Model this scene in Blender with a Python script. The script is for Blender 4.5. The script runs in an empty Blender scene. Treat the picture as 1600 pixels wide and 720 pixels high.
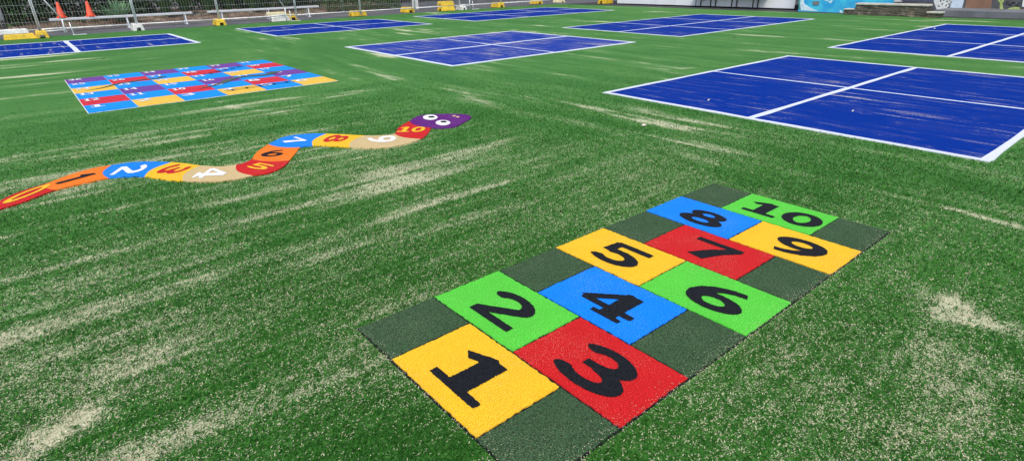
import bpy, bmesh, math, random
import numpy as np
from mathutils import Vector, Matrix
random.seed(7); rng = np.random.default_rng(11)
R_ = math.radians
S = 1.37 / 1.6                      # survey units -> metres
scene = bpy.context.scene
C = scene.collection

# ------------------------------------------------------------------ camera
PITCH, ROLL, YAW = 0.421689, -0.020428, R_(39.166)
fx, fy = math.sin(YAW), math.cos(YAW)
F = Vector((fx*math.cos(PITCH), fy*math.cos(PITCH), -math.sin(PITCH)))
R0 = Vector((fy, -fx, 0)); U0 = R0.cross(F)
RR = math.cos(ROLL)*R0 + math.sin(ROLL)*U0
UU = -math.sin(ROLL)*R0 + math.cos(ROLL)*U0
FPX = 892.7; CAMZ = 1.6            # in survey units
cam = bpy.data.objects.new('camera', bpy.data.cameras.new('camera')); C.objects.link(cam)
cam.data.sensor_width = 36; cam.data.lens = 36*FPX/1600
cam.data.clip_start = 0.05; cam.data.clip_end = 2000
M = Matrix((RR, UU, -F)).transposed().to_4x4(); M.translation = Vector((0, 0, CAMZ*S))
cam.matrix_world = M; scene.camera = cam

def ray(px, py): return F + RR*((px-800)/FPX) + UU*(-(py-360)/FPX)
def at(px, py, z=0.0):              # surveyed picture point -> ground point, survey units
    d = ray(px, py); t = (z-CAMZ)/d.z
    return (d.x*t, d.y*t)
def on_x(px, py, X):                # -> (Y, Z) on the plane X = const
    d = ray(px, py); t = X/d.x
    return (d.y*t, CAMZ+d.z*t)
def on_y(px, py, Y):                # -> (X, Z) on the plane Y = const
    d = ray(px, py); t = Y/d.y
    return (d.x*t, CAMZ+d.z*t)

# ------------------------------------------------------------------ materials
def new_mat(name):
    m = bpy.data.materials.new(name); m.use_nodes = True
    nt = m.node_tree; return m, nt, nt.nodes['Principled BSDF']
def node(nt, t, **kw):
    n = nt.nodes.new(t)
    for k, v in kw.items():
        if hasattr(n, k): setattr(n, k, v)
        else: n.inputs[k].default_value = v
    return n
def c4(c): return (c[0], c[1], c[2], 1)
def position(nt): return nt.nodes.new('ShaderNodeNewGeometry').outputs['Position']
def mixc(nt, fac, a, b, mode='MIX'):
    n = nt.nodes.new('ShaderNodeMix'); n.data_type = 'RGBA'; n.blend_type = mode
    for s, v in ((0, fac), (6, a), (7, b)):
        if hasattr(v, 'is_linked'): nt.links.new(v, n.inputs[s])
        elif isinstance(v, (int, float)): n.inputs[s].default_value = v
        else: n.inputs[s].default_value = c4(v)
    return n.outputs[2]
def mmath(nt, op, a, b=None, clamp=False):
    n = nt.nodes.new('ShaderNodeMath'); n.operation = op; n.use_clamp = clamp
    for i, v in enumerate((a, b)):
        if v is None: continue
        if hasattr(v, 'is_linked'): nt.links.new(v, n.inputs[i])
        else: n.inputs[i].default_value = v
    return n.outputs[0]
def ramp(nt, fac, lo, hi, a=0.0, b=1.0):
    n = nt.nodes.new('ShaderNodeMapRange'); n.interpolation_type = 'SMOOTHSTEP'
    nt.links.new(fac, n.inputs[0])
    n.inputs[1].default_value = lo; n.inputs[2].default_value = hi
    n.inputs[3].default_value = a; n.inputs[4].default_value = b
    return n.outputs[0]
def noise(nt, vec, scale, detail=3, rough=0.55, stretch=None, rot=0):
    if stretch or rot:
        mp = nt.nodes.new('ShaderNodeMapping'); nt.links.new(vec, mp.inputs[0])
        mp.inputs['Rotation'].default_value = (0, 0, rot)
        if stretch: mp.inputs['Scale'].default_value = stretch
        vec = mp.outputs[0]
    n = nt.nodes.new('ShaderNodeTexNoise'); nt.links.new(vec, n.inputs['Vector'])
    n.inputs['Scale'].default_value = scale; n.inputs['Detail'].default_value = detail
    n.inputs['Roughness'].default_value = rough
    return n.outputs['Fac']
def bump(nt, bs, h, strength, dist):
    b = nt.nodes.new('ShaderNodeBump'); b.inputs['Strength'].default_value = strength
    b.inputs['Distance'].default_value = dist
    nt.links.new(h, b.inputs['Height']); nt.links.new(b.outputs[0], bs.inputs['Normal'])

def plain(name, col, rough=0.6, metal=0.0, var=0.18, scale=9, dirt=None, dirt_amt=0.35, bumpy=0.0, bscale=60):
    m, nt, bs = new_mat(name); p = position(nt)
    n1 = noise(nt, p, scale, 5)
    v = ramp(nt, n1, 0.3, 0.7)
    col2 = tuple(c*(1-var) for c in col); col3 = tuple(min(1, c*(1+var*0.5)) for c in col)
    out = mixc(nt, v, col2, col3)
    if dirt:
        d = ramp(nt, noise(nt, p, scale*0.45, 7, 0.7), 0.5, 0.72, 0, dirt_amt)
        out = mixc(nt, d, out, dirt)
    nt.links.new(out, bs.inputs['Base Color'])
    bs.inputs['Roughness'].default_value = rough; bs.inputs['Metallic'].default_value = metal
    if bumpy: bump(nt, bs, noise(nt, p, bscale, 4), bumpy, 0.01)
    return m

SANDC = (0.66, 0.60, 0.42)
def carpet(name, col, sand=0.09, var=0.22, scale=210, dark=None):
    """short dense synthetic pile"""
    m, nt, bs = new_mat(name); p = position(nt)
    n = noise(nt, p, scale, 2, 0.6)
    sp = ramp(nt, n, 0.34, 0.66)
    lo = dark or tuple(c*(1-1.7*var) for c in col)
    out = mixc(nt, sp, lo, tuple(min(1, c*(1+var)) for c in col))
    wear = ramp(nt, noise(nt, p, 5, 5, 0.65), 0.35, 0.7, 0.0, 0.32)
    out = mixc(nt, wear, out, tuple(c*0.72 for c in col))
    if sand:
        g = noise(nt, p, 210, 2); big = noise(nt, p, 4, 4, 0.6)
        f = mmath(nt, 'MULTIPLY', ramp(nt, g, 0.58, 0.7), ramp(nt, big, 0.4, 0.75, 0.1, 1.0))
        out = mixc(nt, mmath(nt, 'MULTIPLY', f, sand*6, True), out, SANDC)
    nt.links.new(out, bs.inputs['Base Color'])
    bs.inputs['Roughness'].default_value = 0.9
    bs.inputs['Specular IOR Level'].default_value = 0.06
    bs.inputs['Sheen Weight'].default_value = 0.03
    bs.inputs['Sheen Roughness'].default_value = 0.5
    bump(nt, bs, n, 0.7, 0.004)
    return m

def streaked(name, col, amt, rot=0.0, lo=0.60, hi=0.76, sheen=0.0):
    """inlaid turf with dry sand dragged across it in long thin streaks (along Y)"""
    m, nt, bs = new_mat(name); p = position(nt)
    fine = noise(nt, p, 120, 2)
    out = mixc(nt, ramp(nt, fine, 0.3, 0.7), tuple(c*0.8 for c in col), tuple(min(1, c*1.12) for c in col))
    s1 = noise(nt, p, 1.0, 6, 0.62, stretch=(9, 0.75, 1), rot=rot)
    s2 = noise(nt, p, 1.0, 5, 0.65, stretch=(22, 2.2, 1), rot=rot+0.06)
    big = noise(nt, p, 0.8, 3)
    f = mmath(nt, 'ADD', ramp(nt, s1, lo, hi), ramp(nt, s2, lo+0.04, hi+0.05, 0, 0.8), True)
    f = mmath(nt, 'MULTIPLY', f, ramp(nt, big, 0.38, 0.66, 0.12, 1.0))
    grain = ramp(nt, noise(nt, p, 75, 3, 0.7), 0.36, 0.6)
    f = mmath(nt, 'MULTIPLY', mmath(nt, 'MULTIPLY', f, grain), amt, True)
    s3 = ramp(nt, noise(nt, p, 1.0, 7, 0.7, stretch=(4.5, 1.6, 1), rot=rot-.08), lo+.02, hi+.02, 0, 0.5*amt)
    f = mmath(nt, 'MAXIMUM', f, mmath(nt, 'MULTIPLY', s3, mmath(nt, 'MULTIPLY', grain, ramp(nt, noise(nt, p, 30, 3, 0.7), 0.4, 0.6))))
    dust = mmath(nt, 'MULTIPLY', ramp(nt, noise(nt, p, 160, 2, 0.6), 0.5, 0.7), ramp(nt, noise(nt, p, 1.0, 4, 0.6, stretch=(5, 1, 1), rot=rot), 0.45, 0.70, 0.0, 0.09))
    f = mmath(nt, 'ADD', f, dust, True)
    out = mixc(nt, f, out, SANDC)
    nt.links.new(out, bs.inputs['Base Color'])
    bs.inputs['Roughness'].default_value = 0.85; bs.inputs['Specular IOR Level'].default_value = 0.04
    bs.inputs['Sheen Weight'].default_value = sheen
    bump(nt, bs, fine, 0.5, 0.005)
    return m

# turf ground: 'sand' attribute says how much infill sand lies on top
GREEN_D, GREEN_L = (0.006, 0.050, 0.005), (0.036, 0.168, 0.018)
def turf_mat():
    m, nt, bs = new_mat('turf'); p = position(nt)
    a = nt.nodes.new('ShaderNodeAttribute'); a.attribute_name = 'sand'; sand = a.outputs['Fac']
    n1 = noise(nt, p, 95, 3, 0.65)
    n2 = noise(nt, p, 2.2, 4, 0.6)
    g = mixc(nt, ramp(nt, n1, 0.3, 0.7), GREEN_D, GREEN_L)
    g = mixc(nt, ramp(nt, n2, 0.35, 0.68, 0.0, 0.4), g, (0.018, 0.10, 0.015))
    g = mixc(nt, ramp(nt, sand, -0.30, 0.22, 0.0, 0.5), g, (0.075, 0.20, 0.040))
    n3 = noise(nt, p, 130, 3, 0.7)
    fl = mmath(nt, 'ADD', n3, mmath(nt, 'MULTIPLY', mmath(nt, 'SUBTRACT', sand, 0.5), 0.60))
    f = mmath(nt, 'MULTIPLY', ramp(nt, fl, 0.44, 0.60), ramp(nt, noise(nt, p, 60, 2, 0.6), 0.30, 0.48, 0.35, 1.0))
    sc = mixc(nt, n1, (0.50, 0.44, 0.28), (0.78, 0.73, 0.55))
    nt.links.new(mixc(nt, f, g, sc), bs.inputs['Base Color'])
    bs.inputs['Roughness'].default_value = 0.8; bs.inputs['Specular IOR Level'].default_value = 0.08
    bs.inputs['Sheen Weight'].default_value = 0.45; bs.inputs['Sheen Roughness'].default_value = 0.40
    bs.inputs['Sheen Tint'].default_value = (0.42, 0.85, 0.28, 1)
    bump(nt, bs, mmath(nt, 'ADD', n1, mmath(nt, 'MULTIPLY', n3, 0.5)), 0.8, 0.012)
    return m
def blade_mat():
    m, nt, bs = new_mat('turf_blades')
    a = nt.nodes.new('ShaderNodeAttribute'); a.attribute_name = 'tint'
    nt.links.new(a.outputs['Color'], bs.inputs['Base Color'])
    bs.inputs['Roughness'].default_value = 0.6; bs.inputs['Specular IOR Level'].default_value = 0.1
    tr = nt.nodes.new('ShaderNodeBsdfTranslucent'); nt.links.new(a.outputs['Color'], tr.inputs[0])
    mx = nt.nodes.new('ShaderNodeMixShader'); mx.inputs[0].default_value = 0.2
    out = nt.nodes['Material Output']
    nt.links.new(bs.outputs[0], mx.inputs[1]); nt.links.new(tr.outputs[0], mx.inputs[2])
    nt.links.new(mx.outputs[0], out.inputs[0])
    return m
def leaf_mat(name, col, var=0.5):
    m, nt, bs = new_mat(name)
    g = nt.nodes.new('ShaderNodeNewGeometry')
    rp = g.outputs['Random Per Island']
    big = noise(nt, g.outputs['Position'], 3.2, 3)
    f = mmath(nt, 'ADD', mmath(nt, 'MULTIPLY', rp, 0.6), mmath(nt, 'MULTIPLY', big, 0.6), True)
    nt.links.new(mixc(nt, f, tuple(c*(1-var) for c in col), tuple(c*(1+var) for c in col)), bs.inputs['Base Color'])
    bs.inputs['Roughness'].default_value = 0.7; bs.inputs['Specular IOR Level'].default_value = 0.2
    tr = nt.nodes.new('ShaderNodeBsdfTranslucent'); tr.inputs[0].default_value = c4(tuple(c*1.2 for c in col))
    mx = nt.nodes.new('ShaderNodeMixShader'); mx.inputs[0].default_value = 0.2
    nt.links.new(bs.outputs[0], mx.inputs[1]); nt.links.new(tr.outputs[0], mx.inputs[2])
    nt.links.new(mx.outputs[0], nt.nodes['Material Output'].inputs[0])
    return m
def asphalt_mat():
    m, nt, bs = new_mat('asphalt'); p = position(nt)
    n = noise(nt, p, 90, 3); b = noise(nt, p, 0.9, 6, 0.65)
    o = mixc(nt, ramp(nt, n, 0.3, 0.7), (0.055, 0.055, 0.06), (0.13, 0.13, 0.14))
    o = mixc(nt, ramp(nt, b, 0.42, 0.7, 0, 0.5), o, (0.20, 0.19, 0.19))
    nt.links.new(o, bs.inputs['Base Color']); bs.inputs['Roughness'].default_value = 0.8
    bump(nt, bs, n, 0.5, 0.006); return m
def mulch_mat():
    m, nt, bs = new_mat('mulch'); p = position(nt)
    n = noise(nt, p, 7, 6, 0.75); v = nt.nodes.new('ShaderNodeTexVoronoi'); v.inputs['Scale'].default_value = 22
    nt.links.new(p, v.inputs['Vector'])
    o = mixc(nt, ramp(nt, n, 0.3, 0.72), (0.035, 0.022, 0.014), (0.24, 0.155, 0.10))
    o = mixc(nt, ramp(nt, noise(nt, p, 3.2, 6, 0.75), 0.52, 0.66, 0, 0.8), o, (0.40, 0.34, 0.28))
    o = mixc(nt, ramp(nt, noise(nt, p, 2.3, 5, 0.7), 0.54, 0.66, 0, 0.8), o, (0.06, 0.11, 0.03))
    nt.links.new(o, bs.inputs['Base Color']); bs.inputs['Roughness'].default_value = 0.95
    bump(nt, bs, v.outputs['Distance'], 1.0, 0.03); return m
def stone_mat():
    m, nt, bs = new_mat('stone'); p = position(nt)
    v = nt.nodes.new('ShaderNodeTexVoronoi'); v.inputs['Scale'].default_value = 5.5
    w = mixc(nt, 0.12, p, nt.nodes.new('ShaderNodeTexNoise').outputs['Color'])
    nt.links.new(w, v.inputs['Vector'])
    n = noise(nt, p, 9, 7, 0.72)
    o = mixc(nt, ramp(nt, n, 0.32, 0.7), (0.075, 0.068, 0.052), (0.27, 0.235, 0.185))
    o = mixc(nt, ramp(nt, v.outputs['Distance'], 0.10, 0.55, 0.0, 0.55), o, (0.045, 0.04, 0.032))
    o = mixc(nt, ramp(nt, noise(nt, p, 3, 4), 0.55, 0.75, 0, 0.5), o, (0.20, 0.12, 0.05))
    nt.links.new(o, bs.inputs['Base Color']); bs.inputs['Roughness'].default_value = 0.9
    bump(nt, bs, n, 1.0, 0.05); return m
def mural_sea_mat():
    m, nt, bs = new_mat('mural_sea'); p = position(nt)
    n = noise(nt, p, 1.6, 4, 0.55, stretch=(1, 1, 1.8)); n2 = noise(nt, p, 4.5, 5, 0.6)
    o = mixc(nt, ramp(nt, n, 0.35, 0.65), (0.02, 0.34, 0.70), (0.06, 0.58, 0.80))
    o = mixc(nt, ramp(nt, n2, 0.56, 0.7, 0, 0.6), o, (0.10, 0.55, 0.55))
    nt.links.new(o, bs.inputs['Base Color']); bs.inputs['Roughness'].default_value = 0.6; return m

T = dict(
    turf=turf_mat(), blade=blade_mat(), asphalt=asphalt_mat(), mulch=mulch_mat(), stone=stone_mat(), sea=mural_sea_mat(),
    earth=plain('earth', (0.10, 0.09, 0.08), 0.9, var=0.4, scale=0.6),
    c_yellow=carpet('carpet_yellow', (0.93, 0.49, 0.022), var=0.2), c_green=carpet('carpet_green', (0.095, 0.57, 0.05), var=0.2),
    c_blue=carpet('carpet_blue', (0.004, 0.215, 0.90), var=0.2), c_red=carpet('carpet_red', (0.56, 0.013, 0.015), var=0.2),
    c_grey=carpet('carpet_grey', (0.036, 0.080, 0.033), sand=0.08, var=0.6, scale=190, dark=(0.018, 0.030, 0.016)),
    c_black=carpet('carpet_black', (0.012, 0.013, 0.017), sand=0.0, var=0.4),
    c_orange=carpet('carpet_orange', (0.92, 0.19, 0.015), sand=0.09), c_beige=carpet('carpet_beige', (0.60, 0.45, 0.22), sand=0.09),
    c_white=carpet('carpet_white', (0.80, 0.80, 0.78), sand=0.02, var=0.1), c_purple=carpet('carpet_purple', (0.115, 0.012, 0.175), sand=0.09),
    c_violet=carpet('carpet_violet', (0.165, 0.055, 0.29), sand=0.03),
    c_sky=carpet('carpet_sky_blue', (0.005, 0.275, 0.85), sand=0.02), c_gold=carpet('carpet_gold', (0.85, 0.50, 0.07), sand=0.02),
    c_crimson=carpet('carpet_crimson', (0.62, 0.03, 0.05), sand=0.03), c_snake=carpet('carpet_olive', (0.085, 0.12, 0.085), sand=0.02),
    court=streaked('court_turf', (0.0008, 0.027, 0.245), 0.95, rot=0.10, lo=0.55, hi=0.70), court_s=streaked('court_turf_sandy', (0.003, 0.034, 0.29), 0.9, rot=0.10, lo=0.45, hi=0.70),
    line=streaked('court_line', (0.62, 0.66, 0.72), 0.85, lo=0.53),
    yellow=plain('yellow_plastic', (0.80, 0.53, 0.035), 0.5, var=0.25, scale=7, dirt=(0.25, 0.18, 0.06), dirt_amt=0.35),
    cream=plain('faded_plastic', (0.74, 0.66, 0.40), 0.6, var=0.2, scale=7, dirt=(0.3, 0.26, 0.16)),
    whiteb=plain('white_plastic', (0.70, 0.70, 0.66), 0.6, var=0.15, scale=7, dirt=(0.30, 0.28, 0.22)),
    dark=plain('hole_shade_and_foot', (0.02, 0.018, 0.014), 0.8),
    galv=plain('galvanised_steel', (0.80, 0.82, 0.84), 0.5, 0.0, var=0.2, scale=12),
    wire=plain('fence_wire', (0.45, 0.48, 0.48), 0.5, 0.2, var=0.2),
    alu=plain('aluminium', (0.80, 0.81, 0.82), 0.38, 0.3, var=0.1, scale=5, dirt=(0.45, 0.44, 0.42), dirt_amt=0.3),
    orange=plain('cone_plastic', (0.86, 0.085, 0.02), 0.45, var=0.15, dirt=(0.35, 0.08, 0.03)),
    whitew=plain('white_wall', (0.80, 0.83, 0.85), 0.55, var=0.06, scale=1.2, dirt=(0.50, 0.51, 0.48), dirt_amt=0.45, bumpy=0.05),
    black=plain('black_steel', (0.015, 0.015, 0.017), 0.45, 0.3), timber=plain('timber', (0.16, 0.085, 0.045), 0.75, var=0.35, scale=4),
    darkwall=plain('dark_cladding', (0.030, 0.026, 0.026), 0.8, var=0.3, scale=2), roof=plain('roof_sheet', (0.16, 0.17, 0.18), 0.5, 0.4),
    concrete=plain('concrete', (0.15, 0.16, 0.175), 0.85, var=0.25, scale=2.2, dirt=(0.16, 0.16, 0.15), bumpy=0.3),
    cap=plain('pale_capping', (0.55, 0.53, 0.46), 0.85, var=0.25, scale=6, dirt=(0.25, 0.22, 0.17)),
    m_white=plain('mural_white', (0.74, 0.77, 0.76), 0.6, var=0.1), m_pale=plain('mural_pale_blue', (0.58, 0.69, 0.80), 0.6, var=0.1),
    m_brown=plain('mural_brown', (0.24, 0.135, 0.085), 0.6, var=0.2, scale=3), m_dark=plain('mural_charcoal', (0.085, 0.09, 0.095), 0.6, var=0.3, scale=3),
    m_black=plain('mural_black', (0.03, 0.035, 0.04), 0.6), m_lime=plain('mural_lime', (0.42, 0.55, 0.16), 0.6, var=0.3, scale=5),
    m_slate=plain('mural_slate', (0.10, 0.11, 0.19), 0.6), m_red=plain('mural_rust', (0.28, 0.08, 0.05), 0.6), m_foam=plain('mural_foam', (0.62, 0.80, 0.86), 0.6),
    m_teal=plain('mural_teal', (0.06, 0.36, 0.34), 0.6, var=0.3, scale=4),
    vent=plain('vent_grey', (0.24, 0.25, 0.26), 0.5, 0.3),
    leaf_d=leaf_mat('leaf_dark', (0.030, 0.060, 0.022)), leaf_m=leaf_mat('leaf_mid', (0.055, 0.115, 0.035)),
    leaf_h=leaf_mat('leaf_hedge', (0.075, 0.15, 0.04)), leaf_a=leaf_mat('leaf_blue_green', (0.17, 0.31, 0.16), 0.4),
    bark=plain('bark', (0.10, 0.075, 0.05), 0.9, var=0.4, scale=20),
    pebble=plain('pebble', (0.62, 0.58, 0.46), 0.8), rock=plain('garden_rock', (0.36, 0.32, 0.27), 0.9, var=0.4, scale=10, bumpy=0.6),
)

# ------------------------------------------------------------------ mesh helpers (metres)
class MB:
    def __init__(s): s.v = []; s.f = []
    def add(s, vs, fs):
        o = len(s.v); s.v += [tuple(v) for v in vs]; s.f += [tuple(i+o for i in f) for f in fs]; return s
    def box(s, x0, x1, y0, y1, z0, z1):
        vs = [(x, y, z) for z in (z0, z1) for y in (y0, y1) for x in (x0, x1)]
        return s.add(vs, [(0, 2, 3, 1), (4, 5, 7, 6), (0, 1, 5, 4), (2, 6, 7, 3), (0, 4, 6, 2), (1, 3, 7, 5)])
    def prism(s, pts, z0, z1):      # polygon in the ground plane, counter-clockwise or not
        n = len(pts); a = sum(pts[i][0]*pts[(i+1) % n][1]-pts[(i+1) % n][0]*pts[i][1] for i in range(n))
        if a < 0: pts = pts[::-1]
        vs = [(p[0], p[1], z0) for p in pts]+[(p[0], p[1], z1) for p in pts]
        return s.add(vs, [tuple(range(n, 2*n))]+[(i, (i+1) % n, n+(i+1) % n, n+i) for i in range(n)])
    def tube(s, a, b, r, n=8, r2=None):
        a = Vector(a); b = Vector(b); d = (b-a).normalized(); r2 = r if r2 is None else r2
        q = d.orthogonal().normalized(); w = d.cross(q); vs = []
        for c, rr in ((a, r), (b, r2)):
            vs += [c+(q*math.cos(2*math.pi*k/n)+w*math.sin(2*math.pi*k/n))*rr for k in range(n)]
        return s.add(vs, [(k, (k+1) % n, n+(k+1) % n, n+k) for k in range(n)]+[tuple(range(n))[::-1], tuple(range(n, 2*n))])
    def path(s, pts, r, n=8):
        for a, b in zip(pts, pts[1:]): s.tube(a, b, r, n)
        return s
    def lathe(s, prof, n=20, cx=0, cy=0):
        vs = [(cx+r*math.cos(2*math.pi*k/n), cy+r*math.sin(2*math.pi*k/n), z) for r, z in prof for k in range(n)]
        fs = [(j*n+k, j*n+(k+1) % n, (j+1)*n+(k+1) % n, (j+1)*n+k) for j in range(len(prof)-1) for k in range(n)]
        return s.add(vs, fs+[tuple(range(n))[::-1], tuple(range((len(prof)-1)*n, len(prof)*n))])
    def build(s, name, mat, parent=None, loc=None, bevel=0, smooth=False):
        me = bpy.data.meshes.new(name); me.from_pydata(s.v, [], s.f); me.update()
        me.materials.append(mat)
        o = bpy.data.objects.new(name, me); C.objects.link(o)
        if parent: o.parent = parent
        if loc: o.location = loc
        if bevel:
            b = o.modifiers.new('bevel', 'BEVEL'); b.width = bevel; b.segments = 2; b.limit_method = 'ANGLE'
        if smooth: me.polygons.foreach_set('use_smooth', [True]*len(me.polygons))
        return o
def tag(o, label=None, cat=None, group=None, kind=None):
    if label: o['label'] = label
    if cat: o['category'] = cat
    if group: o['group'] = group
    if kind: o['kind'] = kind
    return o
def empty(name, loc=(0, 0, 0), rz=0.0):
    o = bpy.data.objects.new(name, None); C.objects.link(o); o.location = loc; o.rotation_euler = (0, 0, rz)
    o.empty_display_size = 0.2; return o
def copy_tree(o, parent=None):
    c = o.copy(); C.objects.link(c); c.parent = parent
    for ch in list(o.children): copy_tree(ch, c)
    return c

# ------------------------------------------------------------------ glyphs: distance field of strokes, contoured into a flat mesh
def arc(cx, cy, rx, ry, a0, a1, n=18):
    return [(cx+rx*math.cos(R_(a0+(a1-a0)*i/n)), cy+ry*math.sin(R_(a0+(a1-a0)*i/n))) for i in range(n+1)]
def L(p, w, w2=None): return (p, w, w if w2 is None else w2)
DIG = {
    '0': [L(arc(.33, .5, .235, .41, 0, 360, 28), .17)],
    '1': [L([(.37, .07), (.37, .93)], .21), L([(.36, .93), (.12, .75)], .13), L([(.10, .065), (.64, .065)], .13)],
    'l': [L([(.33, .02), (.33, .96)], .19), L([(.33, .94), (.12, .72)], .13)],
    '2': [L(arc(.31, .69, .235, .235, 165, -25)+[(.36, .40), (.11, .11)], .16, .15), L([(.09, .075), (.64, .075)], .15)],
    '3': [L(arc(.29, .715, .215, .215, 155, -85), .15), L(arc(.29, .28, .255, .215, 88, -155), .17), L([(.2, .5), (.33, .5)], .13)],
    '4': [L([(.45, .03), (.45, .95)], .18), L([(.43, .95), (.05, .33)], .10), L([(.05, .295), (.66, .295)], .13), L([(.30, .045), (.60, .045)], .09)],
    '5': [L([(.15, .925), (.60, .925)], .15), L([(.16, .93), (.135, .53)], .11), L(arc(.31, .34, .25, .245, 128, -145), .16)],
    '6': [L([(.54, .91), (.40, .88), (.26, .78), (.155, .62), (.11, .45), (.105, .33)], .13, .17), L(arc(.335, .30, .225, .225, 0, 360, 24), .155)],
    '7': [L([(.05, .915), (.62, .915)], .15), L([(.59, .90), (.41, .52), (.27, .03)], .12, .21)],
    '8': [L(arc(.33, .725, .185, .195, 0, 360, 24), .145), L(arc(.33, .285, .235, .215, 0, 360, 24), .165)],
}
DIG['9'] = [L([(.66-x, 1-y) for x, y in p], a, b) for p, a, b in DIG['6']]
def glyph_field(txt, X, Y, grow):
    f = np.full(X.shape, 9.0)
    for i, ch in enumerate(txt):
        for pts, w0, w1 in DIG[ch]:
            m = len(pts)-1
            for k in range(m):
                (ax, ay), (bx, by) = pts[k], pts[k+1]; ax += i*.72; bx += i*.72
                dx, dy = bx-ax, by-ay; t = np.clip(((X-ax)*dx+(Y-ay)*dy)/(dx*dx+dy*dy+1e-12), 0, 1)
                w = w0+(w1-w0)*(k+t)/m
                d = np.hypot(X-ax-t*dx, Y-ay-t*dy)-w/2-grow
                if m == 1:          # straight strokes get square ends
                    ln = math.hypot(dx, dy); s_ = ((X-ax)*dx+(Y-ay)*dy)/ln
                    d = np.maximum(np.abs((X-ax)*dy-(Y-ay)*dx)/ln-w/2-grow, np.maximum(-s_-.02-grow, s_-ln-.02-grow))
                elif pts[0] != pts[-1] and ch not in '08' and k in (0, m-1) and math.hypot(pts[0][0]-pts[-1][0], pts[0][1]-pts[-1][1]) > .02:
                    ln = math.hypot(dx, dy); s_ = ((X-ax)*dx+(Y-ay)*dy)/ln      # open strokes end square
                    d = np.maximum(d, -s_) if k == 0 else np.maximum(d, s_-ln)
                f = np.minimum(f, d)
    return f
def contour(f, xs, ys):
    """filled region f<0 as polygons (cells clipped by the zero line)"""
    verts, faces, key = [], [], {}
    def vid(k, p):
        if k not in key: key[k] = len(verts); verts.append(p)
        return key[k]
    ny, nx = f.shape
    inside = f < 0
    for j in range(ny-1):
        for i in range(nx-1):
            cs = ((j, i), (j, i+1), (j+1, i+1), (j+1, i))
            if not any(inside[c] for c in cs): continue
            poly = []
            for q in range(4):
                a, b = cs[q], cs[(q+1) % 4]
                if inside[a]: poly.append(vid(a, (xs[a[1]], ys[a[0]])))
                if inside[a] != inside[b]:
                    t = f[a]/(f[a]-f[b]); k = (min(a, b), max(a, b))
                    poly.append(vid(k, (xs[a[1]]+t*(xs[b[1]]-xs[a[1]]), ys[a[0]]+t*(ys[b[0]]-ys[a[0]]))))
            if len(poly) >= 3: faces.append(tuple(poly))
    return verts, faces
def numeral(txt, centre, up, w, h, z, mat, parent, res=44, grow=0.0, fuzz=0.012, bend=None):
    """centre in the parent's frame; up = direction of the numeral's top; w,h = size on the ground"""
    tw = .66+.72*(len(txt)-1)
    nx = int(res*tw*1.15)+4; ny = int(res*1.15)+4
    xs = np.linspace(-.12, tw+.12, nx); ys = np.linspace(-.1, 1.1, ny)
    X, Y = np.meshgrid(xs, ys)
    f = glyph_field(txt, X, Y, grow)+rng.normal(0, fuzz, X.shape)
    vs, fs = contour(f, xs, ys)
    up = Vector((up[0], up[1])).normalized(); rt = Vector((up.y, -up.x))
    out = []
    for x, y in vs:
        p = Vector(centre[:2])+rt*((x/tw-.5)*w)+up*((y-.5)*h)
        out.append((p.x, p.y, z))
    return MB().add(out, fs).build('numeral', mat, parent)

# ------------------------------------------------------------------ sand map (survey units)
def h2(ix, iy, s):
    n = (ix.astype(np.int64)*374761393+iy.astype(np.int64)*668265263+s*974711) & 0xffffffff
    n = ((n ^ (n >> 13))*1274126177) & 0xffffffff
    return ((n ^ (n >> 16)) & 0xffff)/65535.0
def vn(x, y, s):
    ix, iy = np.floor(x), np.floor(y); u, v = x-ix, y-iy
    u = u*u*(3-2*u); v = v*v*(3-2*v)
    return (h2(ix, iy, s)*(1-u)+h2(ix+1, iy, s)*u)*(1-v)+(h2(ix, iy+1, s)*(1-u)+h2(ix+1, iy+1, s)*u)*v
def fbm(x, y, s, o=4, r=.55):
    t = 0; a = 1; n = 0
    for i in range(o): t = t+a*vn(x*2**i, y*2**i, s+i*17); n += a; a *= r
    return t/n
def sst(x, a, b):
    t = np.clip((x-a)/(b-a), 0, 1); return t*t*(3-2*t)
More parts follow.
